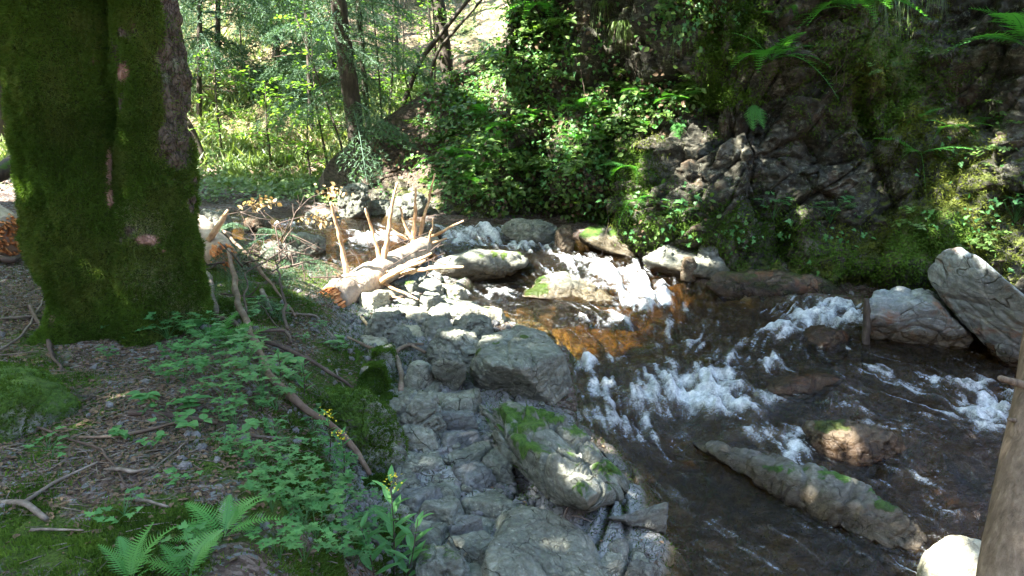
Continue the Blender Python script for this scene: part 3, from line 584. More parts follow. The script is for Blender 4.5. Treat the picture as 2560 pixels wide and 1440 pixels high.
rock('ridge_rock', 'long humped moss-patched rock ridge running down to the pool edge', 'rock', pp([(1190,1008,-.62),(1240,1003,-.56),(1385,1020,-.62),(1440,1065,-.68),(1490,1110,-.70),(1535,1150,-.74),(1560,1215,-.78),(1510,1235,-.60),(1420,1150,-.58),(1330,1075,-.50),(1250,1060,-.5),
     (1225,1100,-.72),(1290,1190,-.74),(1380,1275,-.80),(1490,1310,-.88),(1570,1265,-.92),(1330,1090,-.48),(1440,1190,-.50),(1470,1250,-.58),(1400,1050,-.9),(1600,1230,-1.05)], .06, .07), MOSSY, p=26, sub=7, amp=.035, strata=.02, sdir=(.5, .6, .4), crack=.10, seed=12, moss=.08,
     mblobs=[(1340,1040,70,24,.5),(1265,1040,60,20,.45),(1460,1060,60,20,.4),(1310,1100,30,70,.45),(1290,1090,20,60,.3),(1530,1170,30,15,.5),(1395,1130,40,20,.25),(1440,1230,20,20,.4)], wz=-.96)
rock('ledge_rock', 'domed pale grey rock with mossy shoulder at the head of the rock ledge', 'rock', box(940,1125,980,1095,-.54,.75,seed=9), MOSSY, p=14, amp=.03, crack=.03, seed=14, moss=-.1)
rock('slab', 'broad flat blue-grey slab flecked with lichen at the bottom centre', 'rock slab', pp([(1225,1345,-.66),(1270,1290,-.64),(1370,1272,-.66),(1460,1325,-.70),(1500,1390,-.76),(1520,1450,-.80),(1450,1500,-.72),(1240,1500,-.62),(1215,1430,-.62),(1205,1390,-.85),(1260,1300,-.9),(1480,1340,-.95),(1550,1470,-1.0),(1200,1500,-.95)], .03), GREY, p=26, sub=7, amp=.022, crack=.006, seed=16, moss=-.15)
rock('layered_rock', 'layered grey rock with open cracks jutting into the pool', 'rock', pp([(1480,1300,-.82),(1520,1290,-.80),(1600,1315,-.84),(1668,1335,-.88),(1665,1372,-.96),(1600,1385,-1.0),(1540,1370,-.98),(1480,1340,-.92),(1510,1320,-1.1),(1650,1350,-1.1),(1560,1300,-.80)], .03), STRIPE, p=20, amp=.012, strata=.02, sdir=(-.2, .7, .7), crack=.025, seed=18)
rock('layered_rock', 'narrow layered rock at the pool edge below the jutting one', 'rock', pp([(1500,1370,-.84),(1560,1390,-.86),(1630,1420,-.92),(1690,1440,-.98),(1600,1480,-1.),(1500,1420,-.95),(1520,1450,-1.1),(1650,1480,-1.1)]), STRIPE, p=20, amp=.012, strata=.02, sdir=(-.2, .7, .7), crack=.02, seed=19)
rock('rib_rock', 'long narrow banded rock rib with green moss between the dark pool and the stream', 'rock', pp([(1712,1100,-.84),(1800,1100,-.80),(1990,1150,-.76),(2150,1210,-.76),(2260,1270,-.80),(2330,1350,-.9),(2325,1400,-1.0),(2210,1390,-1.02),(2080,1300,-.98),(1930,1215,-.97),(1800,1160,-.96),(1725,1115,-.95),(1900,1150,-.80),(2060,1210,-.78),(2200,1300,-.84),(1850,1120,-1.1),(2300,1330,-1.1)], .03, -.01),
     STRIPE, p=18, sub=7, amp=.022, strata=.022, sdir=(-.55, .2, .8), sfr=26, crack=.03, seed=21, mblobs=[(1960,1165,70,22,.55),(2060,1195,60,20,.45),(2240,1260,80,20,.5),(2190,1230,60,14,.3)], wz=-.90, moss=-.05)
rock('stream_rock', 'squat brown rock with mossy top, stream running round it, behind the long rib', 'rock', pp([(1990,1060,-.72),(2050,1048,-.68),(2140,1052,-.66),(2250,1080,-.72),(2290,1130,-.82),(2230,1175,-.9),(2110,1170,-.92),(2010,1140,-.9),(2000,1090,-1.0),(2200,1120,-1.0),(2100,1075,-.66)], .01, .0), WETR, p=12, amp=.03, crack=.012, seed=23, mblobs=[(2050,1070,60,30,.4)], wz=-.84)
rock('stream_rock', 'wet brown rock at the right of the stream beside the leaning pole', 'rock', pp([(2350,1130,-.80),(2420,1135,-.78),(2500,1170,-.82),(2520,1220,-.9),(2440,1215,-.92),(2370,1180,-.92),(2420,1180,-1.0)]), WETR, p=14, amp=.02, seed=25, sub=5, wz=-.85)
rock('stream_rock', 'dark low rock awash in white water in mid stream', 'rock', pp([(1890,985,-.62),(1935,940,-.54),(2050,930,-.52),(2130,945,-.57),(2080,985,-.66),(1980,1008,-.68),(1920,1005,-.7),(2000,970,-.9),(1990,955,-.53)]), WETR, p=12, amp=.03, seed=27, sub=5, wz=-.50)
rock('stream_rock', 'dark wet rock just above the white water beside the right boulders', 'rock', box(2000,2130,812,868,-.55,.8,seed=28), WETR, p=12, amp=.03, seed=28, sub=5, wz=-.45)
rock('boulder', 'wide low domed boulder lit on top where the stream bends behind the fallen log', 'boulder', pp([(1075,650,-.06),(1150,625,.02),(1240,620,.05),(1310,628,.0),(1345,655,-.12),(1300,700,-.28),(1200,722,-.36),(1100,712,-.33),(1060,690,-.2),(1180,640,.04),(1200,690,-.5),(1280,640,-.5)]), GREY, p=10, amp=.03, crack=.02, seed=30, mblobs=[(1260,640,60,14,.5)], wz=-.26)
rock('stream_rock', 'mossy sunlit rock in the rapids above the golden pool', 'rock', pp([(1300,745,-.38),(1330,690,-.26),(1390,678,-.22),(1450,690,-.25),(1520,730,-.34),(1570,770,-.43),(1480,760,-.42),(1380,745,-.42),(1400,730,-.6),(1430,705,-.25)], .02, .01), MOSSY, p=12, amp=.03, crack=.02, seed=32, wz=-.34, mblobs=[(1340,710,25,40,.5)])
rock('ledge_rock', 'moss-green slab at the foot of the cliff where the rapids begin', 'rock', pp([(1435,590,.02),(1470,568,.06),(1560,572,.06),(1640,590,.0),(1650,620,-.12),(1580,650,-.2),(1500,630,-.16),(1450,610,-.1),(1540,600,-.4)]), MOSSY, p=12, amp=.03, seed=34, mblobs=[(1480,580,50,20,.6)], wz=-.1)
rock('ledge_rock', 'pale sunlit rock ledge below the cliff with loose stones on it', 'rock', pp([(1600,650,-.1),(1680,612,.02),(1790,640,-.1),(1850,690,-.22),(1800,715,-.33),(1700,700,-.36),(1620,680,-.3),(1720,660,-.5)]), MOSSY, p=12, amp=.03, seed=36, wz=-.27, moss=-.1)
rock('loose_stone', 'grey block of stone sitting on the sunlit ledge under the cliff', 'stone', box(1735,1800,608,652,-.12,.8,seed=37), GREY, p=24, amp=.01, seed=37, sub=4, moss=-.4)
rock('loose_stone', 'small rusty brown stone on the sunlit ledge under the cliff', 'stone', box(1700,1742,640,672,-.17,.8,seed=38), WETR, p=24, amp=.01, seed=38, sub=4, moss=-.5)
rock('ledge_rock', 'dark mossy rock shelf between the rapids and the cliff foot', 'rock', pp([(1740,720,-.3),(1790,680,-.18),(1930,675,-.15),(2080,690,-.18),(2150,730,-.3),(2130,765,-.45),(1980,770,-.5),(1830,765,-.5),(1950,720,-.7)]), WETR, p=10, amp=.04, seed=40, moss=.25, wz=-.36)
rock('boulder', 'tall leaning pale blue-grey boulder with rust stains on the right bank', 'boulder', pp([(2318,680,.10),(2350,630,.30),(2400,614,.38),(2450,640,.36),(2520,700,.22),(2590,760,.06),(2640,870,-.4),(2560,920,-.62),(2500,905,-.58),(2430,830,-.38),(2370,760,-.14),(2325,715,.0),(2480,760,-.5),(2600,800,-.5),(2560,850,-.7)]), PALE, p=34, sub=7, amp=.018, strata=.007, sdir=(.3, .1, .9), crack=.02, seed=42, wz=-.60)
rock('boulder', 'blocky blue-grey boulder with a split across it, left of the tall leaning one', 'boulder', pp([(2165,745,-.12),(2180,722,-.06),(2250,712,-.04),(2330,718,-.06),(2350,760,-.1),(2440,850,-.45),(2420,885,-.6),(2330,880,-.58),(2170,855,-.56),(2165,800,-.3),(2300,790,-.7),(2420,800,-.6)]), PALE, p=34, sub=7, amp=.015, strata=.010, sdir=(.25, .1, .95), crack=.03, seed=44, wz=-.5)
rock('boulder', 'wet purple-brown rock at the waterline under the tall leaning boulder', 'boulder', pp([(2450,850,-.4),(2540,850,-.38),(2620,880,-.4),(2600,930,-.62),(2500,915,-.62),(2540,890,-.8)]), WETR, p=20, amp=.02, seed=45, sub=5, wz=-.4)
rock('boulder', 'yellow-green lichened boulder at the foot of the leaning pole', 'boulder', pp([(2285,1440,-.62),(2320,1365,-.52),(2380,1330,-.46),(2450,1340,-.46),(2520,1400,-.55),(2560,1500,-.7),(2400,1560,-.75),(2270,1520,-.8),(2300,1420,-1.),(2500,1400,-1.)]), YELR, p=18, amp=.02, seed=46)
for k, (a, b, c, d, z, lab) in enumerate([(920,1000,775,870,-.42,'sunlit pale rock under the fallen log'),(940,1045,815,880,-.44,'dark rounded rock half shaded, in front of the sunlit pale one'),(1040,1140,790,860,-.42,'block of cracked yellowish rock left of the rounded leaning boulder'),
        (1130,1245,780,850,-.42,'cracked sunlit rock just behind the flat-topped boulder'),(1050,1220,745,800,-.38,'broad pale rock in the sun beside the golden pool'),(1020,1110,690,745,-.34,'pale shore rock right of the fallen log'),
        (960,1050,820,895,-.46,'flat fractured stone left of the cracked yellowish block'),(1130,1200,985,1030,-.66,'small shaded stone in front of the angular boulder'),(880,980,930,975,-.44,'low flat grey stone on the bank by the forked branch')]):
    rock('shore_rock', lab, 'rock', box(a, b, c, d, z, .8, seed=50 + k), [MOSSY, GREY, MOSSY, MOSSY, GREY, GREY, GREY, GREY, GREY][k], p=14, amp=.02, crack=.02, seed=60 + k, sub=5, moss=-.1)
for k, (a, b, c, d, z, lab) in enumerate([(470,590,520,585,.08,'long pale grey shelf of rock beyond the stream, next to the mossy trunk'),(600,690,535,575,.03,'low dark rock in the upper stream left of the spruce debris'),(700,830,580,625,.0,'smooth grey rock awash behind the spruce debris'),
        (830,935,455,525,.12,'dark mossy boulder at the end of the earth bank'),(960,1080,480,540,.05,'grey rock with mossy cap behind the upright branch stubs'),(900,985,495,530,.06,'small grey rock at the water under the mossy boulder'),(760,860,520,548,.06,'flat rock at the far edge of the upper stream'),
        (640,760,600,655,.0,'pale rock half hidden by spruce debris'),(1380,1440,560,600,-.02,'dark rock at the cliff foot above the rapids'),(1000,1110,560,590,.0,'low dark wet rock in the upper rapids'),(1230,1420,545,585,.02,'long mossy ledge along the foot of the cliff')]):
    rock('stream_rock' if k in (1, 2, 9) else 'bank_rock', lab, 'rock', box(a, b, c, d, z, .7, seed=80 + k), [GREY, WETR, GREY, MOSSY, GREY, GREY, GREY, GREY, WETR, WETR, MOSSY][k], p=10, amp=.03, crack=.02, seed=90 + k, sub=5)
rock('mossy_rock', 'large half-buried rock with bright moss at the left edge', 'rock', pp([(-80,900,.22),(60,900,.25),(150,935,.2),(210,1000,.1),(200,1060,0),(120,1090,.0),(20,1130,-.03),(-120,1100,.05),(60,960,.28),(100,1000,-.2),(-100,1200,-.1)]), MOSSY, p=10, amp=.02, seed=101, moss=.4, mosstop=.1)
rock('mossy_rock', 'low moss-covered hump at the bank edge beneath the ground fern', 'rock', box(590,800,1225,1420,-.36,.9,seed=102), MOSSY, p=8, amp=.04, seed=102, moss=.45)
rock('mossy_rock', 'moss-covered rock on the bank edge under the long fallen branch', 'rock', box(800,1010,960,1110,-.45,.8,seed=103), MOSSY, p=9, amp=.04, seed=103, moss=.3)
rock('mossy_rock', 'low lichen-flecked rock with moss beside the foot of the long fallen branch', 'rock', box(860,1060,1040,1200,-.66,.8,seed=104), MOSSY, p=10, amp=.03, crack=.02, seed=104, moss=.1)
rock('mossy_rock', 'mossy rock with pale lichen at the bottom edge, right of the tall leafy herb', 'rock', box(1010,1200,1360,1490,-.72,.9,seed=105), MOSSY, p=10, amp=.03, seed=105, moss=.12)
# worn bedrock plates between the ledge and the slab
BPOLY = np.array([W(a, b, z=-.62)[:2] for a, b in ((880,985),(960,960),(1100,1000),(1180,1010),(1215,1080),(1270,1190),(1370,1285),(1260,1285),(1215,1340),(1205,1480),(1060,1480),(1000,1400),(930,1290),(900,1190),(850,1100))])
BPOLY2 = np.array([W(a, b, z=-.9)[:2] for a, b in ((1380,1290),(1480,1300),(1520,1360),(1600,1400),(1640,1450),(1600,1500),(1520,1480),(1490,1370),(1420,1310))])
BPOLY3 = np.array([W(a, b, z=-.42)[:2] for a, b in ((1000,760),(1130,745),(1250,775),(1230,815),(1150,860),(1060,850),(960,870),(900,880),(900,820),(950,790))])
def clip(P, n, d):
    out = []
    for a, b in zip(P, np.roll(P, -1, 0)):
        da, db = a @ n - d, b @ n - d
        if da <= 0: out.append(a)
        if da * db < 0: out.append(a + (b - a) * da / (da - db))
    return np.array(out)
def slabs(poly_, sx, sy, rot, label, group, seed, mats, hmin=.03, hmax=.11):
    r = random.Random(seed); c0 = poly_.mean(0); ca, sa_ = math.cos(rot), math.sin(rot); A = np.array([[ca, -sa_], [sa_, ca]]); S = []
    for i_ in range(-14, 15):
        for j_ in range(-14, 15): S.append(c0 + A @ np.array([(i_ + r.uniform(-.38, .38) + .5 * (j_ % 2)) * sx, (j_ + r.uniform(-.38, .38)) * sy]))
    S = np.array(S); ins = sdist(S, poly_) > .02
    for k in np.where(ins)[0]:
        P = np.array([(-1, -1), (1, -1), (1, 1), (-1, 1)]) * 1. + S[k]; 
        for m_ in np.argsort(((S - S[k]) ** 2).sum(1))[1:14]:
            n_ = S[m_] - S[k]; P = clip(P, n_, (S[m_] + S[k]) / 2 @ n_)
            if len(P) < 3: break
        if len(P) < 3: continue
        c = P.mean(0); z = gz(*c) ; h = r.uniform(hmin, hmax); tx, ty = r.uniform(-.14, .14), r.uniform(-.14, .14); sc = r.uniform(.82, .95); H = []
        for p in P:
            d = (p - c) * sc; H.append((*(c + d * 1.04), z - .12)); H.append((*(c + d), z + h * .35 + d @ (tx, ty))); H.append((*(c + d * r.uniform(.72, .92)), z + h + d @ (tx, ty)))
        rock('worn_rock', label, 'rock', H, mats[k % len(mats)], group, p=26, amp=.016, strata=.006, sdir=(.4, .5, .7), crack=.012, seed=int(k), sub=5, moss=r.choice((-.3, -.3, -.1, .1)))
slabs(BPOLY, .19, .30, -.35, 'worn grey cracked plate of bedrock between the ridge and the bank', 'worn bedrock plates of the ledge', 5, (GREY, GREY, BLUE_R), .03, .13)
slabs(BPOLY2, .11, .2, -.9, 'small cracked plate of rock between the flat slab and the pool', 'cracked plates by the pool', 6, (GREY, STRIPE), .02, .06)
slabs(BPOLY3, .24, .3, .3, 'weathered shore rock in the sun patch between the log and the flat-topped boulder', 'sunlit shore rocks', 7, (YELR, GREY, MOSSY), .02, .12)

# ------------------------------------------------------------------ big mossy tree
def union_r(th, cs):
    r = np.zeros_like(th)
    for cx, cy, cr in cs:
        dx, dy = np.cos(th), np.sin(th); b = dx * cx + dy * cy; disc = b * b - (cx * cx + cy * cy - cr * cr)
        r = np.maximum(r, np.where(disc > 0, b + np.sqrt(np.maximum(disc, 0)), 0))
    return r
TC = np.array([-2.68, 5.5])
def trunk_mesh():
    nz, na = 420, 360; zs = np.linspace(-.35, 8, nz) ; th = np.linspace(0, 2 * math.pi, na, endpoint=False); V = np.zeros((nz, na, 3)); 
    zs = -.35 + 8.35 * np.linspace(0, 1, nz) ** 1.7
    for k, z in enumerate(zs):
        t = float(sst(np.array(z), .1, 1.7)); up = max(z - 2.3, 0)
        L = (-.13 * (1 - t) - .36 * t - .16 * up, .0, .41 * (1 - t) + .335 * t - .018 * up); Rr = (.13 * (1 - t) + .25 * t + .10 * up, -.05 * (1 - t) + .02, .34 * (1 - t) + .215 * t - .015 * up)
        M = (-.02, .16 + .05 * t, .30 * (1 - .25 * t))
        r = union_r(th, [L, Rr, M] if z < 1.3 else [L, Rr, (0, .16, .16)])
        fl = max(0, .22 - z) / .5
        r = r * (1 + fl * .22 * (1 + .9 * np.sin(th * 5 + 1.0)) + fl * .12 * np.exp(-((np.mod(th - 3.75 + math.pi, 2 * math.pi) - math.pi) / .35) ** 2) * 2)
        V[k, :, 0] = TC[0] + np.cos(th) * r + .05 * (t - .5) * 0 + .04 * t; lean = .5 * max(z - 2.25, 0) ** 1.15; V[k, :, 0] += .37 * lean; V[k, :, 1] = TC[1] + np.sin(th) * r - .93 * lean; V[k, :, 2] = z
    V = V.reshape(-1, 3); c = np.c_[np.full(len(V), TC[0]), np.full(len(V), TC[1]), V[:, 2]]; n = V - c; n /= np.maximum(np.linalg.norm(n, axis=1, keepdims=True), 1e-6)
    V = V + n * (.06 * fbm(V * (2, 2, 1.3), 4, 200) + .03 * fbm(V * 7, 3, 201) + .012 * fbm(V * 24, 2, 207))[:, None]
    px, py = topix(V); barkstrip = sst(px - 385 + 18 * noise(V * 6, 205), 0, 25) * sst(-py + 400 + 70 * noise(V * 5, 208), -30, 40)
    V = V + n * (barkstrip * .012 * fbm(V * (16, 16, 9), 3, 203) - barkstrip * .02)[:, None]
    i = np.arange(nz - 1)[:, None] * na; j = np.arange(na)[None]; k = (j + 1) % na
    F = np.stack([i + j, i + k, i + na + k, i + na + j], -1).reshape(-1, 4); return V, F, barkstrip
m = Mat('mossy_bark', .9, .2); n2 = m.noise(14, 6, .7, m.vec(1, 1, .5)); n3 = m.noise(60, 4, .7)
bk = m.ramp(n2, [(.35, (.025, .018, .014)), (.5, (.085, .062, .05)), (.66, (.13, .10, .08))]); bk = m.mix(m.rng(m.noise(7, 5, .7), .56, .68, 0, .6), bk, (.17, .20, .13))
wq = m.n('VectorMath', operation='ADD'); m.put(wq.inputs[0], m.vec(1, 1, .5)); nq = m.n('TexNoise'); nq.inputs['Scale'].default_value = 9; nq.inputs['Detail'].default_value = 4; m.put(nq.inputs['Vector'], m.pos); sq = m.n('VectorMath', operation='SCALE'); m.put(sq.inputs[0], nq.outputs[1]); sq.inputs[3].default_value = .14; m.put(wq.inputs[1], sq.outputs[0])
vz = m.vor(26, vec=wq.outputs[0]); bk = m.mix(m.rng(vz, 0, .05), m.mix(1., bk, (.5, .45, .42), 'MULTIPLY'), bk)
mo = m.ramp(n3, [(.3, (.014, .022, .005)), (.7, (.05, .075, .014))])
c = m.mix(m.attr('moss'), bk, mo); c = m.mix(m.attr('scar'), c, m.ramp(n2, [(.3, (.16, .075, .05)), (.7, (.42, .26, .2))]))
m.out(c, m.bump(m.math('ADD', n2, m.math('ADD', m.math('MULTIPLY', n3, .4), m.rng(vz, 0, .1))), .9, .02)); TREEM = m.m
V, F, bs = trunk_mesh(); px, py = topix(V); front = V[:, 1] < TC[1] + .15
def scarf(px, py): return np.clip(pixblob(px, py, [(272, 420, 9, 60, 1.6), (275, 495, 11, 28, 1.7), (305, 185, 18, 34, 1.3), (235, 150, 10, 20, 1.), (368, 600, 34, 16, 1.5), (405, 625, 14, 12, 1.), (130, 800, 16, 40, .8), (330, 60, 10, 30, .8)]) * 2 - 1, 0, 1)
sc_a = scarf(px + 5 * noise(V * 9, 206), py) * front
def mossf(P, bs): return np.clip(1.35 * np.maximum(sst(fbm(P * 3.1, 5, 210), -.95, -.35), sst(-P[:, 0], 2.62, 2.75)) - bs * 1.2, 0, 1)
mtree = empty('mossy_tree', (TC[0], TC[1], 0), 'huge moss-covered double trunk filling the left of the view', 'tree')
trunk = mk('trunk', V - (TC[0], TC[1], 0), F, TREEM, mtree, {'moss': mossf(V, bs) * (1 - sc_a), 'scar': sc_a})
BTR = BVHTree.FromPolygons(V.reshape(420, 360, 3)[::6, ::8].reshape(-1, 3).tolist(), [[a * 45 + b, a * 45 + (b + 1) % 45, (a + 1) * 45 + (b + 1) % 45, (a + 1) * 45 + b] for a in range(69) for b in range(45)])
def tri_sample(V, F, n, wfun=None, zmax=99):
    T = np.concatenate([F[:, :3], F[:, [0, 2, 3]]]) if F.shape[1] == 4 else F
    a, b, c = V[T[:, 0]], V[T[:, 1]], V[T[:, 2]]; N = np.cross(b - a, c - a); ar = np.linalg.norm(N, axis=1); N /= np.maximum(ar, 1e-12)[:, None]
    wt = ar * (wfun((a + b + c) / 3, N) if wfun else 1); wt = wt / wt.sum(); k = rng.choice(len(T), n, p=wt); u_, v_ = rng.random(n), rng.random(n); s = u_ + v_ > 1; u_[s] = 1 - u_[s]; v_[s] = 1 - v_[s]
    return a[k] + (b - a)[k] * u_[:, None] + (c - a)[k] * v_[:, None], N[k]
BLADE = (np.array([(-.5, 0, 0), (.5, 0, 0), (0, 1, .15)]), np.array([[0, 1, 2]]))
BLADE2 = (np.array([(-.12, 0, 0), (.12, 0, 0), (-.16, .5, .06), (.16, .5, .06), (0, 1, -.05)]), [np.array([[0, 1, 3, 2]]), np.array([[2, 3, 4]])])
def tufts(name, P, N, mat, ln, wd, parent=None, lift=.9, droop=0., label=None, kind=None, off=(0, 0, 0)):
    n = len(P); D = N * lift + rdir(n) * .75 + np.array([0, 0, -droop]); s = ln * (.55 + .9 * rng.random(n)); M = rotm(D, rdir(n), 1.)
    M = M * np.stack([np.full(n, wd) * (.7 + .6 * rng.random(n)), s, s], 1)[:, None, :]
    mb = MB(); stamp(mb, BLADE[0], BLADE[1], M, P - N * .003 - np.array(off), np.clip(.5 + .5 * fbm(P * 3, 3, 220) + .25 * rng.normal(size=n), 0, 1)); o = mb.build(name, mat, parent, smooth=False)
    return tag(o, label, None, None, kind)
L_MOSSB = leaf_mat('bright_moss_tuft', (.04, .065, .010), (.13, .17, .04), .25, .8, spec=.1)
def mw(P, N):
    px, py = topix(P); vis = (P[:, 2] < 2.6) * (P[:, 2] > -.12) * (N[:, 1] * -(P[:, 1]) + N[:, 0] * -P[:, 0] > -.2)
    b = sst(px - 385 + 30 * noise(P * 6, 205), -10, 35) * sst(-py + 400 + 70 * noise(P * 5, 208), -40, 60); return vis * mossf(P, b) ** 2 * (1 - scarf(px, py)) + 1e-9
P, N = tri_sample(V, F, 210000, mw); k = np.einsum('ij,ij->i', N, P - np.c_[np.full(len(P), TC[0]), np.full(len(P), TC[1]), P[:, 2]]) < 0; N[k] *= -1
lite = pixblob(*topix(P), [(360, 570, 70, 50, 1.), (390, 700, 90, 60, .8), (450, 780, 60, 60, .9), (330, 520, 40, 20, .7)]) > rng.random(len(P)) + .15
ym = (~lite) & (fbm(P * 3.5, 4, 215) + .3 * rng.normal(size=len(P)) > .38); tufts('bright_moss', P[ym], N[ym], L_MOSSB, .030, .007, mtree, off=(TC[0], TC[1], 0)); lite2 = lite | ym
tufts('moss', P[~lite2], N[~lite2], L_MOSS, .030, .007, mtree, off=(TC[0], TC[1], 0))
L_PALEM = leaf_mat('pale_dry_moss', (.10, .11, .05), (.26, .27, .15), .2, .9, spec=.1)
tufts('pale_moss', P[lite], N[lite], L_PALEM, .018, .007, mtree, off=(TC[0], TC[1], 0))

# ------------------------------------------------------------------ leaf and plant shapes
def ovate(wd=.32, fold=.06):
    V = [(0, 0, 0)]; F3 = []; F4 = []
    ts = (.22, .48, .74); ws = (.8, 1., .62)
    for t, q in zip(ts, ws): V += [(-wd * q, t, fold * q), (0, t, 0), (wd * q, t, fold * q)]
    V.append((0, 1, -.05)); F3 = [(0, 2, 1), (0, 3, 2), (7, 8, 10), (8, 9, 10)]
    for k in (1, 4): F4 += [(k, k + 1, k + 4, k + 3), (k + 1, k + 2, k + 5, k + 4)]
    return np.array(V, float), [np.array(F3), np.array(F4)]
OV = ovate(); LANCE = ovate(.13, .04)
def lobed():
    V = [(0, .12, 0)]; pts = []
    for a, r in ((-150, .15), (-120, .42), (-98, .30), (-75, .62), (-62, .38), (-50, .55), (-36, .34), (-20, .72), (-12, .60), (0, 1.), (12, .60), (20, .72), (36, .34), (50, .55), (62, .38), (75, .62), (98, .30), (120, .42), (150, .15)):
        pts.append((r * math.sin(R(a)) * .72, .15 + r * math.cos(R(a)) * .8, .08 * r * abs(math.sin(R(a)))))
    V += pts; F = [(0, k + 1, k) for k in range(1, len(pts))]; return np.array(V, float), np.array(F)
LOB = lobed()
def compound():
    mb = MB(); D = np.array([(0, 1, .0), (.9, .45, 0), (-.9, .45, 0)]); stamp(mb, LOB[0], LOB[1], rotm(D, np.array([(0, 0, 1.)] * 3), np.array([.62, .5, .5])), np.array([(0, .35, 0), (.04, .28, 0), (-.04, .28, 0)]), np.full(3, .5))
    V, F = tube([(0, 0, 0), (0, .4, 0)], .012, 3, cap=False); mb.add(V, F, .3); return np.concatenate(mb.V), [np.concatenate(f) for f in mb.F.values()]
CMP = compound()
def frond(n=17, droop=.35):
    mb = MB(); t = np.linspace(0, 1, 12); ax = np.c_[t * 0, t - .12 * t * t, .30 * t - (.30 + droop) * t * t]
    V, F = tube(ax, np.linspace(.009, .002, 12), 3, cap=False); mb.add(V, F, .2)
    for k in range(n):
        q = .16 + .82 * k / (n - 1); prof = min(1, (q - .06) * 3.6) * (1 - q) ** .8 + .03; ln = .30 * prof + .01
        c = np.array([np.interp(q, t, ax[:, a]) for a in range(3)])
        for s in (-1, 1):
            nt = 7; VV = []; FF = []; up_ = rnd.uniform(-.25, .1)
            for j in range(nt):
                a = j / (nt - 1); w_ = (.019 * (1 - a ** 1.5) + .001) * (.55 + .6 * prof) * (1.25 if j % 2 else .7); p0 = np.array([s * ln * a, ln * a * (.30 + .2 * a), up_ * ln * a * a]); VV += [p0 + (0, w_, .003), p0 - (0, w_, -.003)]
                if j: i0 = 2 * j; FF.append((i0 - 2, i0 - 1, i0 + 1, i0))
            mb.add(np.array(VV) + c, np.array(FF), .3 + .5 * q)
    return np.concatenate(mb.V), [np.concatenate(f) for f in mb.F.values()], np.concatenate(mb.A)
FR = [frond(19, .3), frond(20, .7), frond(18, .05)]
def part_mesh(name, V, F, var, mat): 
    o = mk(name, V, F, mat, attrs={'var': var}, smooth=False); return o
FRME = [part_mesh('frond', *f, L_FERN) for f in FR]; 
for o in FRME: COL.objects.unlink(o)
ferns = []
def fern(px, py, n, size, label, spread=360, face=0, tilt=.5, group=None, loc=None, drop=0):
    if loc is None: h = hit(px, py); loc = h[0]
    r = empty('fern', loc, label, 'fern', group)
    for k in range(n):
        o = FRME[rnd.randrange(3)].copy(); COL.objects.link(o); o.parent = r
        o.rotation_euler = (tilt + rnd.uniform(-.25, .25) - drop, rnd.uniform(-.2, .2), R(face + (k + .5 - n / 2) * spread / n + rnd.uniform(-8, 8))); o.scale = (size * rnd.uniform(.75, 1.1),) * 3
    return r
# herbs
def herb(nst=10, hgt=.22, tpl=CMP, lsz=.085, spread=.18, per=3):
    mb = MB()
    for k in range(nst):
        a = rnd.uniform(0, 6.28); e = rnd.uniform(.3, 1) * spread; h = hgt * rnd.uniform(.5, 1); tp = np.array([math.cos(a) * e, math.sin(a) * e, h])
        P = np.array([(0, 0, 0), (tp[0] * .35, tp[1] * .35, h * .65), tp]); V, F = tube(P, (.0022, .0012), 3, seg=5, cap=False); mb.add(V, F, .1)
        n = per; D = np.array([(math.cos(a + o), math.sin(a + o), rnd.uniform(-.2, .25)) for o in np.linspace(-1.3, 1.3, n)]); stamp(mb, tpl[0], tpl[1], rotm(D, np.array([[0, 0, 1.]] * n) + rdir(n) * .25, lsz * (.6 + .6 * rng.random(n))), np.repeat(tp[None], n, 0))
    return mb
def sprig(n=9, ln=.3, lsz=.06, tpl=OV, droop=.5, br=3):
    mb = MB()
    for b in range(br):
        a = rnd.uniform(-1.2, 1.2); L = ln * rnd.uniform(.6, 1.1); t = np.linspace(0, 1, 6); P = np.c_[np.sin(a) * t * L, -np.cos(a) * t * L * .8, (.6 * t - droop * 1.2 * t * t) * L]
        V, F = tube(P, (.003, .001), 3, cap=False); mb.add(V, F, .05); q = np.sort(rng.uniform(.15, 1, n)); C = np.stack([np.interp(q, t, P[:, k]) for k in range(3)], 1)
        s = np.where(np.arange(n) % 2, 1, -1); D = np.c_[np.cos(a) * s, np.sin(a) * s - .4, rng.uniform(-.5, .3, n)] + rdir(n) * .3; stamp(mb, tpl[0], tpl[1], rotm(D, np.array([[0, -.6, 1.]] * n) + rdir(n) * .5, lsz * (.5 + .7 * rng.random(n))), C)
    return mb
def grass(n=40, ln=.3, hang=1.2, wd=.006, spread=.05):
    mb = MB(); 
    for k in range(n):
        a = rnd.uniform(0, 6.28); L = ln * rnd.uniform(.5, 1.1); t = np.linspace(0, 1, 6); o = rnd.uniform(.2, .7); P = np.c_[np.cos(a) * t * L * o, np.sin(a) * t * L * o, (t - hang * t * t) * L] + np.array([rnd.uniform(-1, 1) * spread, rnd.uniform(-1, 1) * spread, 0])
        wv = np.array([-math.sin(a), math.cos(a), 0]) * wd / 2; ww = (1 - t ** 2)[:, None] * wv; V = np.concatenate([P - ww, P + ww]); i = np.arange(5); mb.add(V, np.stack([i, i + 1, i + 7, i + 6], 1), rnd.random())
    return mb
def proto(mb, name, mat): o = mb.build(name, mat, smooth=False); COL.objects.unlink(o); return o
HERBS = [proto(herb(rnd.randint(8, 13), .2, CMP, .085, .17), 'leafy_herb', L_HERB) for _ in range(4)]
IVY = [proto(herb(6, .10, LOB, .075, .12, 1), 'round_leaved_herb', L_HERB) for _ in range(3)]
LHERB = [proto(herb(5, .12, OV, .09, .1, 3), 'broad_leaved_herb', L_HERB) for _ in range(2)]
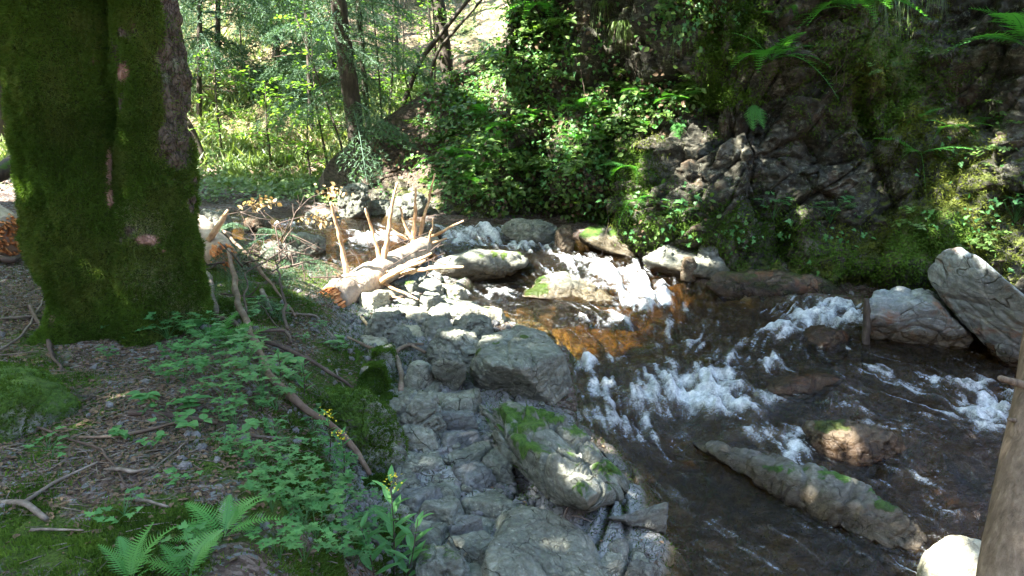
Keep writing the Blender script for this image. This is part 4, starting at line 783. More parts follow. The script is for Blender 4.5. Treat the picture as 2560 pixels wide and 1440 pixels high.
SPR = [proto(sprig(9, .34, .065, OV, .5, 4), 'leafy_sprig', L_BUSH) for _ in range(5)] + [proto(sprig(12, .3, .05, CMP, .3, 4), 'leafy_sprig', L_BUSH) for _ in range(3)]
GRS = [proto(grass(50, .32, 1.1, .006), 'grass_tuft', L_GRASS) for _ in range(3)]; HANG = [proto(grass(80, .42, 1.9, .005, .08), 'hanging_grass_tuft', L_GRASS) for _ in range(2)]
def put(src, name, loc, rz, sc, label, cat, group=None, rx=0, ry=0):
    o = copy_tree(src, loc, rz, sc, label, group, rx, ry); o.name = name; o['category'] = cat; return o

# ------------------------------------------------------------------ logs, stubs and branches
def pth(L): return np.array([W(a, b, **c) if isinstance(c, dict) else W(a, b, Y=c) for a, b, c in L])
def wood(name, label, cat, P, r, mat, parent=None, sides=8, nz=.25, seg=24, group=None, nf=8, wob=0):
    V, F = tube(P, r, sides, nz, nf, True, rnd.randint(0, 999), seg, wob); c = np.array(P[0], float)
    if parent is not None: return mk(name, V - np.array(parent.location), F, mat, parent)
    o = mk(name, V - c, F, mat); o.location = c; return tag(o, label, cat, group)
def splinters(parent, name, c, ax, r, mat, n=26, ln=.12, seed=0):
    """broken fibrous end: a disc of wedge splinters standing out of the end of a log"""
    mb = MB(); ax = np.array(ax, float); ax /= np.linalg.norm(ax); T, A, B = frame(ax[None]); A, B = A[0], B[0]
    for k in range(n * 4):
        rr = r * math.sqrt(rnd.random()) * .95; a = rnd.uniform(0, 6.28); p = c + A * math.cos(a) * rr + B * math.sin(a) * rr; L = ln * rnd.uniform(.2, 1.) * (.5 + rr / r * .6); w_ = r * rnd.uniform(.05, .13)
        V, F = tube([p - ax * .06, p + ax * L * .5, p + ax * L + rdir(1)[0] * .012], (w_, w_ * .7, w_ * .15), 4, .3, 20); mb.add(V - np.array(parent.location), F)
    o = mb.build(name, mat, parent, smooth=False); return o
LOGY = 7.75
la = W(836, 748, Y=6.9); lb = W(935, 690, Y=7.4); lc = W(1035, 635, Y=8.2); ld = W(1075, 610, Y=9.0)
log = empty('fallen_spruce', tuple(la), 'sunlit broken spruce log bristling with stripped branch stubs beside the stream', 'log')
V, F = tube([la, lb, lc, ld], (.145, .14, .125, .11), 32, .12, 6, True, 4, 80)
mk('trunk', V - la, F, LOGB, log)
ax = la - lb; splinters(log, 'broken_end', la, ax, .135, SPLINT, 34, .18)
STUBS = [((868,690,7.55),(850,600,7.55),(828,505,7.5),.028),((952,655,7.95),(930,580,7.95),(910,520,7.9),.022),((958,655,7.95),(972,560,7.95),(991,455,7.95),.030),((858,700,7.5),(848,690,7.4),(834,676,7.4),.026),
         ((1030,600,8.9),(1012,560,8.9),(998,516,8.9),.022),((1033,610,8.9),(1036,540,8.9),(1038,468,8.9),.028),((1050,590,9.1),(1065,520,9.1),(1089,432,9.1),.024),((1058,600,9.0),(1110,575,8.8),(1160,552,8.7),.024),
         ((1070,612,9.0),(1095,604,8.8),(1118,596,8.8),.020),((960,690,7.8),(1020,660,7.6),(1080,634,7.5),.030),((940,710,7.7),(1000,675,7.5),(1065,650,7.4),.032),((1000,682,7.8),(1080,670,7.5),(1158,668,7.3),.028),
         ((1066,620,8.8),(1080,575,8.7),(1083,545,8.7),.016),((1015,600,8.7),(985,585,8.6),(940,602,8.6),.010),((1020,598,8.7),(990,580,8.7),(978,572,8.7),.010),((935,730,7.7),(980,740,7.5),(1010,748,7.4),.012),((905,720,7.6),(955,752,7.5),(985,775,7.45),.014),((945,700,7.75),(990,725,7.6),(1045,750,7.5),.018)]
for a, b, c, r in STUBS:
    P = np.array([W(q[0], q[1], Y=q[2] - (.4 if q[2] < 8 else .2)) for q in (a, b, c)]); V, F = tube(P, (r * 1., r * .72, r * .38), 9, .3, 14, True, rnd.randint(0, 99), 26, .012); mk('branch_stub', V - la, F, FRESH, log)
mb = MB()
for k in range(60):
    p = W(rnd.uniform(900, 1120), rnd.uniform(600, 760), Y=rnd.uniform(7.2, 8.8)); L = rnd.uniform(.15, .55); d = rdir(1)[0] * (1, .6, .7); V, F = tube([p, p + d * L * .5, p + d * L], (.006, .002), 4, .3, seg=10, wob=.02); mb.add(V - la, F)
mb.build('twigs', TWIG_D, log)
# root of orange wood behind the mossy tree, left side
sa = W(30, 590, Y=7.2); sb = W(-160, 500, Y=8.6)
lg = empty('broken_log', tuple(sa), 'thick log with a ragged orange broken end at the left edge behind the mossy tree', 'log')
V, F = tube([sa, sb], (.20, .22), 28, .15, 5, True, 8, 40); mk('trunk', V - sa, F, LOGB, lg); splinters(lg, 'broken_end', sa, sa - sb + (.12, -.2, 0), .19, SPLINT, 30, .13)
wood('mossy_log', 'mossy log lying across the slope at the far left', 'log', [W(-120, 430, Y=9.5), W(-20, 440, Y=9.6), W(60, 395, Y=10)], .10, BARK_D, sides=14)
ta = W(560, 640, Y=6.9); tb = W(470, 560, Y=7.6)
lg = empty('broken_log', tuple(ta), 'grey broken log poking out from behind the right side of the mossy tree', 'log')
V, F = tube([ta, tb], (.12, .15), 24, .2, 6, True, 9, 30); mk('trunk', V - ta, F, LOGB, lg); splinters(lg, 'broken_end', ta, ta - tb, .12, SPLINT, 20, .1)
P = np.array([W(520, 600, Y=7.0), W(545, 565, Y=7.0), W(570, 525, Y=7.0)]); V, F = tube(P, (.035, .028, .012), 8, .4, 10, True, 5, 12); mk('branch_stub', V - ta, F, FRESH, lg)
sc = W(650, 690, Y=7.3)
lg = empty('broken_branch', tuple(sc), 'short thick branch with an orange splintered end in the debris', 'branch'); V, F = tube([sc, W(600, 730, Y=7.0)], (.05, .06), 12, .3, 8, True, 9, 12); mk('stem', V - sc, F, BARK_R, lg); splinters(lg, 'broken_end', sc, sc - W(600, 730, Y=7.0), .06, SPLINT, 14, .07)
def gpath(L, lift=.02):
    out = []
    for a, b, *h in L:
        q = hit(a, b)[0]; out.append(q + np.array([0, 0, lift + (h[0] if h else 0)]))
    return np.array(out)
wood('fallen_branch', 'long reddish fallen branch sloping down the bank to the rocks', 'branch', gpath([(578,700,.25),(600,800,.1),(648,900,.05),(690,980,.03),(750,1040,.06),(820,1110,.12),(880,1150,.08),(925,1205,.03)]), (.020, .025, .022, .021, .020, .014), BARK_R, seg=70, sides=12, wob=.012)
t = empty('forked_branch', tuple(gpath([(560,850)])[0]), 'dark crooked forked branch lying across the bank', 'branch')
for L, r in (([(545,805,.03),(590,825,.06),(620,858,.06),(700,880,.06),(740,900,.05),(800,935,.05),(860,970,.05),(905,990,.02)], (.022, .018, .008)), ([(560,852,.04),(640,850,.06),(720,846,.07),(730,875,.05)], (.014, .014, .012)), ([(720,846,.07),(712,800,.15),(700,770,.22),(706,720,.3)], (.013, .006)), ([(620,855,.05),(617,800,.18),(618,760,.25),(700,720,.3),(745,690,.34)], (.009, .004)), ([(735,860,.05),(690,830,.05),(650,790,.12)], (.009, .004))):
    wood('limb', None, None, gpath(L, 0), r, TWIG_D, t, seg=40, sides=7, wob=.02)
t = empty('forked_branch', tuple(gpath([(1000,970)])[0]), 'reddish-brown forked stick lying on the stones beside the small boulders', 'branch')
for L, r in (([(870,858,.05),(930,885,.05),(985,905,.07),(1000,930,.06),(1003,985,.02)], (.012, .02, .024)), ([(970,855,.05),(1030,880,.06),(1068,898,.05)], (.014, .012)), ([(985,905,.07),(1015,885,.07),(1060,878,.06)], (.018, .010))):
    wood('limb', None, None, gpath(L, 0), r, BARK_R, t, seg=30, sides=8, wob=.015)
t = empty('forked_twig', tuple(gpath([(65,1268)])[0]), 'grey forked twig lying on the moss at the lower left', 'twig')
for L, r in (([(-20,1262,.01),(65,1268,.02),(118,1305,.01)], (.010, .012, .010)), ([(65,1265,.02),(140,1215,.02),(245,1166,.02)], (.009, .004))): wood('limb', None, None, gpath(L, 0), r, TWIG, t, seg=16, sides=7)
TW = [([(-10,890,.02),(60,845,.02),(120,742,.03)],.009,TWIG,'pale curved stick at the left below the mossy tree'),([(-10,805,.02),(50,800,.02),(95,797,.02)],.011,TWIG,'short straight grey stick at the left edge'),
      ([(75,770,.02),(120,850,.02),(130,890,.02),(150,930,.01)],.014,TWIG_D,'brown curved root-like stick left of the mossy tree foot'),([(0,895,.02),(95,885,.02)],.005,TWIG,'thin pale stick above the half-buried mossy rock'),([(80,1336,.02),(200,1342,.02)],.006,TWIG,'thin straight pale stick at the bottom left'),
      ([(200,1100,.015),(300,1103,.02),(370,1080,.015),(475,1060,.02)],.008,BARK_R,'long brown stick across the middle of the bank'),([(90,1075,.02),(205,1120,.02),(260,1130,.02),(310,1215,.02),(325,1235,.01)],.006,TWIG_D,'thin bent twig running down towards the driftwood pieces'),
      ([(620,1093,.02),(706,1107,.02)],.009,TWIG,'stout grey stick at the edge of the bank'),([(350,1262,.02),(425,1280,.015)],.008,TWIG,'short grey stick above the ground fern'),([(370,1190,.015),(470,1110,.02)],.004,TWIG,'fine pale twig on the gravelly soil'),
      ([(325,1040,.02),(440,1050,.02),(545,1065,.02)],.016,TWIG_D,'dark half-buried root on the bank'),([(440,640,.05),(520,700,.03),(545,790,.02)],.035,TWIG,'pale bare stick leaning at the right foot of the mossy tree'),([(-20,655,.05),(30,665,.05),(78,650,.08)],.03,TWIG_D,'thick bent branch under the orange log end'),
      ([(655,735,.03),(680,790,.03)],.022,TWIG,'pale broken stick in the debris'),([(560,620,.2),(640,690,.12),(740,800,.03)],.016,BARK_R,'brown stick slanting through the spruce debris'),([(700,790,.03),(790,800,.04),(840,855,.02)],.008,TWIG,'thin curved twig left of the log end'),
      ([(880,735,.02),(960,760,.03),(1070,745,.05),(1145,725,.04),(1180,745,.02)],.012,TWIG_D,'dark bent stick lying over the sunlit shore rocks'),([(1060,790,.03),(1110,782,.05),(1175,778,.03)],.009,TWIG_D,'short dark curved stick on the sunlit slab'),([(1385,1345,.03),(1420,1300,.08),(1450,1240,.12),(1475,1180,.16)],.006,TWIG,'mossy twig standing on the rocks beside the ridge'),
      ([(1430,1300,.03),(1480,1318,.03)],.005,TWIG,'thin stick on the flat slab'),([(905,800,.02),(935,850,.05)],.016,FRESH,'short sunlit stick under the log'),([(840,930,.02),(870,1000,.03)],.005,TWIG,'fine curved twig on the mossy bank rock')]
for L, r, mt, lab in TW: wood('stick', lab, 'stick', gpath(L, 0), (r, r, r * .6), mt, seg=22, sides=7, wob=.012)
wood('driftwood', 'pale weathered flake of wood lying on the gravelly soil', 'wood', gpath([(262,1190,.012),(300,1192,.02),(345,1198,.015),(392,1190,.012)]), (.004, .011, .009, .003), TWIG, seg=16, sides=6, nz=.5, wob=.02)
for (a, b, z0, a2, b2, z1, r, lab) in ((2168,880,-.6,2172,730,-.12,.035,'dark broken post standing in the water against the blocky boulder'),(2186,860,-.58,2180,775,-.2,.028,'shorter weathered post against the blocky boulder')):
    f = W(a, b, z=z0); wood('broken_post', lab, 'post', [f - (0, 0, .15), np.array([W(a2, b2, Y=f[1])[0], f[1] + .02, z1])], (r, r * .8), BARK_D, seg=12, sides=8, nz=.5)
# leaning pole at the right
p0 = W(2500, 1700, Y=2.05); p1 = W(2530, 1440, Y=2.15); p2 = W(2600, 1000, Y=2.35); p3 = W(2690, 300, Y=2.7)
BPO = None
pole = empty('leaning_pole', tuple(p0), 'barkless weathered brown pole leaning at the right edge, close to the viewer', 'pole')
V, F = tube([p0, p1, p2, p3, p3 + (p3 - p2) * 1.6], (.100, .096, .070, .058, .045), 40, .05, 5, True, 3, 160); mk('trunk', V - p0, F, POLE, pole); BPO = BVHTree.FromPolygons(V[:-2].tolist(), F[0].tolist())
for a, b, c, d, r in ((2565,965,2500,945,.011),(2540,1052,2522,1048,.008)):
    P = [W(a, b, Y=2.32), W(c, d, Y=2.28)]; V, F = tube(P, (r, r * .8), 8, .3, 40, True, 2, 8); mk('branch_stub', V - p0, F, POLE, pole)

# ------------------------------------------------------------------ spruce boughs and debris
def bough(ln=1.2, hang=.5, nt=16, nd=20, nl=.045):
    mb = MB(); t = np.linspace(0, 1, 8); ax = np.c_[t * 0, t * ln * .95, (.10 * t - .35 * t * t) * ln]; V, F = tube(ax, (.010, .003), 4, cap=False); mb.add(V, F, .0)
    for k in range(nt):
        q = .12 + .86 * k / nt; c = np.array([np.interp(q, t, ax[:, a]) for a in range(3)]); L = ln * .38 * (1 - q) ** .7 + .05
        for s in (-1, 1):
            d = np.array([s * .75, .55, -hang * rnd.uniform(.3, 1.1)]); d /= np.linalg.norm(d); u_ = rng.random(nd); C = c + d * (u_ * L)[:, None] + np.array([0, 0, -1]) * (u_ ** 2 * L * hang * .4)[:, None]
            D = d[None] * .7 + rdir(nd); M = rotm(D, rdir(nd), 1.) * np.array([.009, nl, nl]); stamp(mb, BLADE[0], BLADE[1], M, C)
    return mb
def bmesh_of(mb): return np.concatenate(mb.V), [np.concatenate(f) for f in mb.F.values()], np.concatenate(mb.A)
BG = [bmesh_of(bough(1.3, h, 17, 34, .05)) for h in (.4, .9, 1.3)]
def crown_of(boughs, name, parent, mat):
    mb = MB()
    for (p, az, sc, dr, b) in boughs:
        V, F, A = BG[b % 3]; ca, sa_ = math.cos(az), math.sin(az); Rz = np.array([[ca, -sa_, 0], [sa_, ca, 0], [0, 0, 1]]); cd, sd = math.cos(dr), math.sin(dr); Rx = np.array([[1, 0, 0], [0, cd, -sd], [0, sd, cd]])
        mb.add(V * sc @ (Rz @ Rx).T + p - np.array(parent.location), F, np.clip(A + rnd.uniform(-.2, .2), 0, 1))
    return mb.build(name, mat, parent, smooth=False)
def spruce(px, py, pxt, Y, wpx, label, nb=24, z0=.3, z1=6, ln=1.0, thick=1, gap=(0, 0), dead=14, azs=None):
    x0 = W(px, py, Y=Y)[0]; g = gz(x0, Y); ln *= 1.25; nb = int(nb * 1.15); h = 7.; xt = x0 + (pxt - px) / max(py - 0, 1) * (zat(0, Y) - zat(py, Y)) / (zat(0, Y) - zat(py, Y)) * 0
    top1 = W(pxt, 0, Y=Y); base = np.array([x0, Y, g]); sl = (top1 - base) / max(top1[2] - base[2], .1); top = base + sl * h; r = wpx / FPX * Y / 2
    t = empty('spruce_tree', tuple(base), label, 'tree'); V, F = tube([base - sl * .2, base + sl * h * .5, top], (r * 1.1, r * .9, r * .6), 14, .12, 5, True, 3, 50); mk('trunk', V - base, F, BARK_D, t)
    B = []
    for k in range(nb):
        z = z0 + (z1 - z0) * (k + rnd.random()) / nb; az = rnd.uniform(0, 6.28) if azs is None else rnd.uniform(*azs); B.append((base + sl * z, az, ln * rnd.uniform(.6, 1.25) * (1 - .35 * z / 8), rnd.uniform(-.35, .05), rnd.randrange(3)))
    if B: crown_of(B, 'crown', t, L_SPRUCE)
    mb = MB()
    for k in range(dead):
        z = rnd.uniform(.4, 4.5); az = rnd.uniform(0, 6.28); L = rnd.uniform(.3, 1.1); p = base + sl * z; q = p + np.array([math.cos(az) * L, math.sin(az) * L, rnd.uniform(-.25, .05) * L]); V, F = tube([p, (p + q) / 2 + rdir(1)[0] * .04, q], (.009, .003), 4, seg=6); mb.add(V - base, F)
    if dead: mb.build('dead_twigs', TWIG_D, t)
    return t
spruce(905, 400, 845, 12.3, 40, 'tall dark spruce trunk with drooping blue-green boughs, standing on the end of the earth bank', 30, .9, 4.2, .95)
spruce(925, 310, 895, 12.9, 14, 'slim straight trunk just right of the tall dark spruce', 6, 2, 5, .6)
spruce(1128, 200, 1095, 14.5, 30, 'straight mid-brown trunk rising behind the steep earth bank', 4, 3, 6, .7, dead=8)
spruce(560, 400, 545, 15.5, 12, 'blue-green spruce over the grassy bank beside the mossy trunk', 34, .4, 4.2, 1.2)
spruce(700, 330, 705, 16.5, 14, 'shadowed spruce with long drooping boughs in the clearing', 34, .4, 4.4, 1.2)
spruce(840, 300, 835, 15.5, 10, 'dense spruce just left of the tall dark trunk', 30, .5, 4.2, 1.0)
spruce(620, 150, 630, 19, 12, 'tall spruce far up the slope at the top', 30, .4, 5, 1.3)
spruce(880, 180, 890, 18, 12, 'spruce up the slope behind the tall dark trunk', 30, .6, 5, 1.2)
spruce(490, 180, 480, 18, 12, 'pale far spruce right of the mossy trunk top', 30, .6, 5, 1.3)
spruce(12, 400, -30, 13.5, 32, 'dark trunk leaning at the far left edge of the view', 6, 2.4, 5, .8)
spruce(640, 330, 640, 17.5, 10, 'small pale spruce in the sun on the far slope', 20, .3, 4, .9)
spruce(500, 330, 500, 14.5, 12, 'bushy blue-green spruce beside the right edge of the mossy trunk', 30, .7, 4, 1.1)
spruce(780, 340, 765, 14., 12, 'young spruce with drooping boughs in the middle of the clearing', 26, .5, 4, .95)
spruce(1000, 260, 985, 15.5, 8, 'thin bare-stemmed spruce against the sunlit slope', 8, 1.5, 5, .6)
spruce(560, 200, 590, 20, 16, 'distant spruce high on the far slope behind the clearing', 26, .5, 5, 1.3)
spruce(710, 200, 700, 21, 14, 'distant pale-trunked spruce up the far slope', 22, 1, 5, 1.2)
# spruce debris heap
h = hit(690, 690)[0]; dbr = empty('spruce_debris', tuple(h), 'heap of cut spruce boughs between the mossy trunk and the log', 'branches')
B = []
for a, b, up, az, s in ((720,690,.28,.3,.42),(700,660,.32,1.2,.4),(740,650,.25,-.8,.4),(680,640,.35,2.4,.42),(620,640,.3,2.9,.42),(590,660,.22,3.6,.4),(650,610,.3,-.3,.4),(760,700,.2,.9,.36),(560,700,.12,2.2,.36),(700,700,.14,4.4,.4),(640,720,.06,4.0,.34),(740,690,.3,5.5,.36),(600,600,.3,.6,.4),(530,660,.15,-1,.35),(720,620,.3,0,.3)):
    B.append((hit(a, min(b + 40, 760))[0] + np.array([0, 0, up]), az, s, rnd.uniform(-.5, .1), rnd.randrange(3)))
crown_of(B, 'boughs', dbr, L_SPRUCE)
mb = MB()
for k in range(46):
    p = hit(rnd.uniform(540, 820), rnd.uniform(640, 760))[0] + np.array([0, 0, rnd.uniform(0, .3)]); L = rnd.uniform(.2, .6); d = rdir(1)[0] * (1, .6, .5); V, F = tube([p, p + d * L * .5 + rdir(1)[0] * .03, p + d * L], (.008, .003), 4, .3, seg=6); mb.add(V - h, F)
mb.build('twigs', TWIG_D, dbr)
# wilted saplings hanging over the debris
for (L, lab, lv) in (([(700,640,.1),(690,560,.4),(760,540,.5),(800,545,.5)], 'bare thin sapling with a few wilted yellow leaves in front of the upper stream', (795,545)), ([(640,650,.1),(700,600,.3),(735,540,.55),(780,490,.8),(825,480,.85)], 'thin arched twig carrying a clump of pale wilted leaves above the branch stubs', (830,478)), ([(620,700,.05),(640,600,.45),(600,530,.6)], 'dark upright bare twig among the spruce debris', (0, 0)), ([(690,730,.05),(720,640,.35),(700,560,.5),(640,510,.7)], 'thin twig with curled brown leaves over the upper stream', (650,505))):
    P = [W(a, b, Y=7.6 + .1 * k) for k, (a, b, c) in enumerate(L)]; P[0][2] = gz(P[0][0], P[0][1]); t = empty('wilted_sapling', tuple(P[0]), lab, 'sapling'); wood('stem', None, None, P, (.008, .003), TWIG_D, t, seg=24, sides=6, wob=.02)
    mb = MB(); 
    for k in range(7):
        i0 = rnd.randrange(1, len(P)); a = P[i0]; b = a + rdir(1)[0] * (.35, .2, .25); V, F = tube([a, (a + b) / 2 + rdir(1)[0] * .03, b], (.004, .002), 4, seg=6); mb.add(V - P[0], F)
    mb.build('twigs', TWIG_D, t)
    if lv[0]:
        n = 46; c = W(lv[0], lv[1], Y=P[-1][1]); C = c + rng.normal(size=(n, 3)) * (.075, .06, .04); mb = MB(); stamp(mb, OV[0], OV[1], rotm(rdir(n) + np.array([0, 0, -.8]), rdir(n), .05 * (.6 + .8 * rng.random(n))), C - P[0]); mb.build('leaves', L_WILT, t)

# ------------------------------------------------------------------ far slope: saplings, leaning poles, undergrowth
def leafy(base, h, label, name='beech_sapling', nbr=14, leaf=.07, nlf=34, lean=(0, 0), z0=.35, r=.02, L=.7, mat=L_BEECH):
    base = np.array(base, float); t = empty(name, tuple(base), label, 'tree'); top = base + np.array([lean[0], lean[1], h]); mid = (base + top) / 2 + rdir(1)[0] * .12 * (1, 1, 0)
    ax = np.array([base - (0, 0, .1), mid, top]); V, F = tube(ax, (r, r * .7, r * .3), 8, .1, 6, seg=24); mk('trunk', V - base, F, BARK_S, t); mb = MB(); bb = MB()
    for k in range(nbr):
        q = z0 + (1 - z0) * (k + rnd.random()) / nbr; p = base * (1 - q) ** 2 + 2 * q * (1 - q) * mid + q * q * top; az = rnd.uniform(0, 6.28); l = L * rnd.uniform(.5, 1.2) * (1.1 - q * .5); e = p + np.array([math.cos(az) * l, math.sin(az) * l, l * rnd.uniform(-.05, .45)])
        m_ = (p + e) / 2 + np.array([0, 0, .06]); V, F = tube([p, m_, e], (.007, .002), 4, seg=6); bb.add(V - base, F); n = nlf; u_ = rng.uniform(.2, 1.05, n)[:, None]
        C = p * (1 - u_) ** 2 + 2 * u_ * (1 - u_) * m_ + u_ * u_ * e + rng.normal(size=(n, 3)) * (.13, .13, .045) * l / .7; D = rdir(n) * (1, 1, .35); stamp(mb, OV[0], OV[1], rotm(D, np.array([[0, 0, 1.]] * n) + rdir(n) * .45, leaf * (.6 + .7 * rng.random(n))), C - base)
    bb.build('branches', BARK_S, t); mb.build('crown', mat, t, smooth=False); return t
SAP = [(620,330,16,3.2,'leafy beech sapling in the sun left of the clearing',0),(700,300,15,3.4,'bright green sapling hanging over the middle of the clearing',.3),(740,200,17,3.6,'slender sapling high on the far slope',0),(830,440,12.6,2.6,'leafy sapling at the foot of the tall dark spruce',-.2),(860,300,14.2,3.2,'dense bright sapling behind the tall dark spruce',0),
       (960,260,13.6,2.2,'thin bright-leaved sapling on the crest of the earth bank',.2),(1040,230,13.2,2.0,'green sapling leaning over the earth bank crest',-.3),(1080,190,14,2.4,'young tree among the leaning poles',0),(480,240,17,3.2,'pale sapling beside the mossy trunk near the top',0),(560,420,13.4,1.6,'low bush by the grassy slope',0),
       (680,430,13,1.3,'low green bush above the far bank of the upper stream',0),(780,460,12.6,1.1,'leafy bush close to the upper stream',0),(900,150,18,3.6,'sunlit tree crown behind the twin spruce trunks',0),(1010,120,18,3.6,'yellow-green sapling against the bright slope',.4),(30,330,14,3,'leafy sapling left of the mossy trunk',0),(800,150,19,4,'tall yellow-green sapling far up the slope',0),(640,100,22,4,'sunlit sapling at the top of the clearing',0),(530,60,23,4.5,'pale sunlit tree at the top left of the clearing',0)]
for px, py, Y, hh_, lab, le in SAP:
    x = W(px, py, Y=Y)[0]; leafy((x, Y, gz(x, Y)), hh_, lab, lean=(le, 0), nbr=16 if hh_ > 2 else 12, z0=.15 if hh_ < 2 else .3, nlf=30, leaf=.075 if Y < 18 else .10)
for L, r, lab in (([(930,300,13.0),(1050,150,13.2),(1170,0,13.4)], .045, 'long bare pole leaning up to the right across the bright slope'), ([(1020,215,13.3),(1090,130,13.4),(1160,50,13.5)], .035, 'second leaning dead pole just below the long one'), ([(1000,190,15),(1010,100,15),(1000,0,15)], .02, 'thin upright stem behind the leaning poles'),
                  ([(515,370,13),(480,320,13),(455,285,13)], .05, 'short mossy stump leaning left beside the big trunk'), ([(880,450,12.2),(850,350,12.2),(800,210,12.3)], .02, 'thin leaning stem left of the tall dark spruce'), ([(960,330,13),(945,150,13),(930,0,13)], .016, 'very thin bare stem right of the slim trunk'), ([(680,190,17),(690,100,17),(660,0,17)], .03, 'pale slender trunk in the sunlit wood'), ([(590,260,17.5),(585,160,17.5),(600,40,17.5)], .03, 'pale sunlit trunk left of the slender one'),
                  ([(760,250,16),(735,120,16),(720,0,16)], .02, 'thin slanting dark stem in the clearing'), ([(1085,130,17),(1075,60,17),(1070,0,17)], .03, 'thin trunk on the bright slope left of the brown trunk')):
    P = [W(a, b, Y=c) for a, b, c in L]; P[0] = np.array([P[0][0], P[0][1], min(P[0][2], gz(P[0][0], P[0][1]) - .05)]); e = (P[2] - P[1]); P.append(P[2] + e * 1.2)
    wood('bare_pole' if 'pole' in lab else 'thin_trunk', lab, 'tree', P, (r, r * .85, r * .7, r * .5), BARK_S if r < .04 else BARK_D, seg=40, sides=10, nz=.15)
def on_ground(n, wf, xr, yr):
    Q = np.c_[rng.uniform(*xr, n), rng.uniform(*yr, n)]; z = np.array([gz(a, b) for a, b in Q]); P = np.c_[Q, z]; px, py = topix(P); k = rng.random(n) < wf(P, px, py); return P[k]
P = on_ground(9000, lambda P, px, py: sst(fbm(P * (.6, .6, .3), 3, 301), -.45, .25) * (1 - .8 * sst(P[:, 1], 15.5, 18)) * (sdist(P[:, :2], poly) < -.15) * .95 * (px > -100) * (px < 1300), (-12, 2), (12, 24))
mb = MB(); n = len(P) * 11; PP = np.repeat(P, 11, 0) + rng.normal(size=(n, 3)) * (.06, .06, 0); D = rdir(n) * (.8, .8, 0) + np.array([.0, -.2, .75]); s = .24 * (.4 + .8 * rng.random(n)); M = rotm(D, rdir(n), 1.) * np.stack([s * .35, s, s], 1)[:, None, :]
stamp(mb, BLADE2[0], BLADE2[1], M, PP, np.clip(.5 + .6 * np.repeat(fbm(P * .8, 2, 305), 11) + .2 * rng.normal(size=n), 0, 1)); tag(mb.build('slope_grass', L_DRYGRASS, smooth=False), 'pale sunlit grass covering the far slope', None, None, 'stuff')
P = on_ground(5500, lambda P, px, py: (pixblob(px, py, [(620,480,160,60,1.),(760,470,120,60,1.),(880,330,90,60,.6),(560,420,120,60,.6),(480,520,60,30,.6),(1000,240,100,50,.5)]) + .12) * (sdist(P[:, :2], poly) < -.12), (-9, 1), (11, 19))
mb = MB(); n = len(P) * 7; PP = np.repeat(P, 7, 0) + rng.normal(size=(n, 3)) * (.08, .08, .05) + np.array([0, 0, .09]); stamp(mb, LOB[0], LOB[1], rotm(rdir(n) * (1, 1, .4), np.array([[0, -.5, 1.]]) + rdir(n) * .5, .085 * (.6 + .8 * rng.random(n))), PP); tag(mb.build('undergrowth', L_UNDER, smooth=False), 'leafy undergrowth on the far bank of the upper stream', None, None, 'stuff')

# ------------------------------------------------------------------ plants on the cliff
def cliff_pts(n, regs, nm='c'):
    out = []; tries = 0; w_ = [r[4] for r in regs]
    while len(out) < n and tries < n * 8:
        tries += 1; r = rnd.choices(regs, w_)[0]; a = rnd.gauss(r[0], r[2]); b = rnd.gauss(r[1], r[3])
        if not (-60 < a < 2640 and -60 < b < 1460): continue
        h = hit(a, b)
        if h[0] is not None and (not nm or h[3] == nm): out.append((h[0], h[1], a, b))
    return out
DENSE = [(1250,80,80,90,3),(1230,230,70,60,2),(1330,120,90,80,2),(1200,400,80,70,2.2),(1290,440,60,50,1),(1420,380,60,90,1.6),(1500,330,45,60,1.),(1600,250,60,40,1.2),(1650,540,30,40,.12),(1800,520,60,16,.06),(1720,30,60,50,.6),(1160,470,30,40,.6),(1130,300,50,60,1.3),(1450,470,40,50,.5)]
pts = cliff_pts(235, DENSE)
for P, N, a, b in pts:
    az = math.atan2(N[0], -N[1]); put(SPR[rnd.randrange(8)], 'leafy_sprig', tuple(P + N * .02), az + rnd.uniform(-.4, .4), rnd.uniform(.55, 1.7), 'green leafy plant among the dense growth on the rock wall above the rapids', 'plant', 'leafy plants on the rock wall')
pts = cliff_pts(30, [(2480,600,60,40,1.5),(2180,110,150,50,.4),(2220,200,40,30,.5),(2290,500,60,40,.3),(2500,330,50,60,.8),(2380,640,80,30,.5),(2080,540,60,20,.15)])
for P, N, a, b in pts:
    az = math.atan2(N[0], -N[1]); put(SPR[rnd.randrange(8)], 'leafy_sprig', tuple(P + N * .02), az + rnd.uniform(-.4, .4), rnd.uniform(.45, .9), 'small leafy plant on the mossy rock face right of the ferns', 'plant', 'small plants on the right rock face')
# mats of small leaves and moss in the growth
def mass(name, label, n, regs, tpl, mat, size, out=.12, lift=(0, -.3, .6)):
    ps = cliff_pts(n, regs); 
    P = np.array([p[0] for p in ps]); N = np.array([p[1] for p in ps]); k = 6; m_ = len(P) * k; PP = np.repeat(P, k, 0) + rng.normal(size=(m_, 3)) * .07 + np.repeat(N, k, 0) * (rng.random(m_) * out)[:, None]
    mb = MB(); stamp(mb, tpl[0], tpl[1], rotm(rdir(m_) + np.repeat(N, k, 0) * .4 + np.array([0, 0, -.4]), np.repeat(N, k, 0) + np.array(lift) + rdir(m_) * .4, size * (.5 + .9 * rng.random(m_))), PP); return tag(mb.build(name, mat, smooth=False), label, None, None, 'stuff')
mass('rock_wall_foliage', 'mat of small leaves covering the rock wall', 800, DENSE, OV, L_BUSH, .06)
mass('rock_wall_herbs', 'lobed leaves of small herbs on the rock wall', 700, DENSE, LOB, L_HERB, .06)
mass('dry_leaves', 'dead brown leaves caught in the growth of the rock wall', 240, DENSE + [(1000,380,60,60,3.)], OV, L_DEAD, .055)
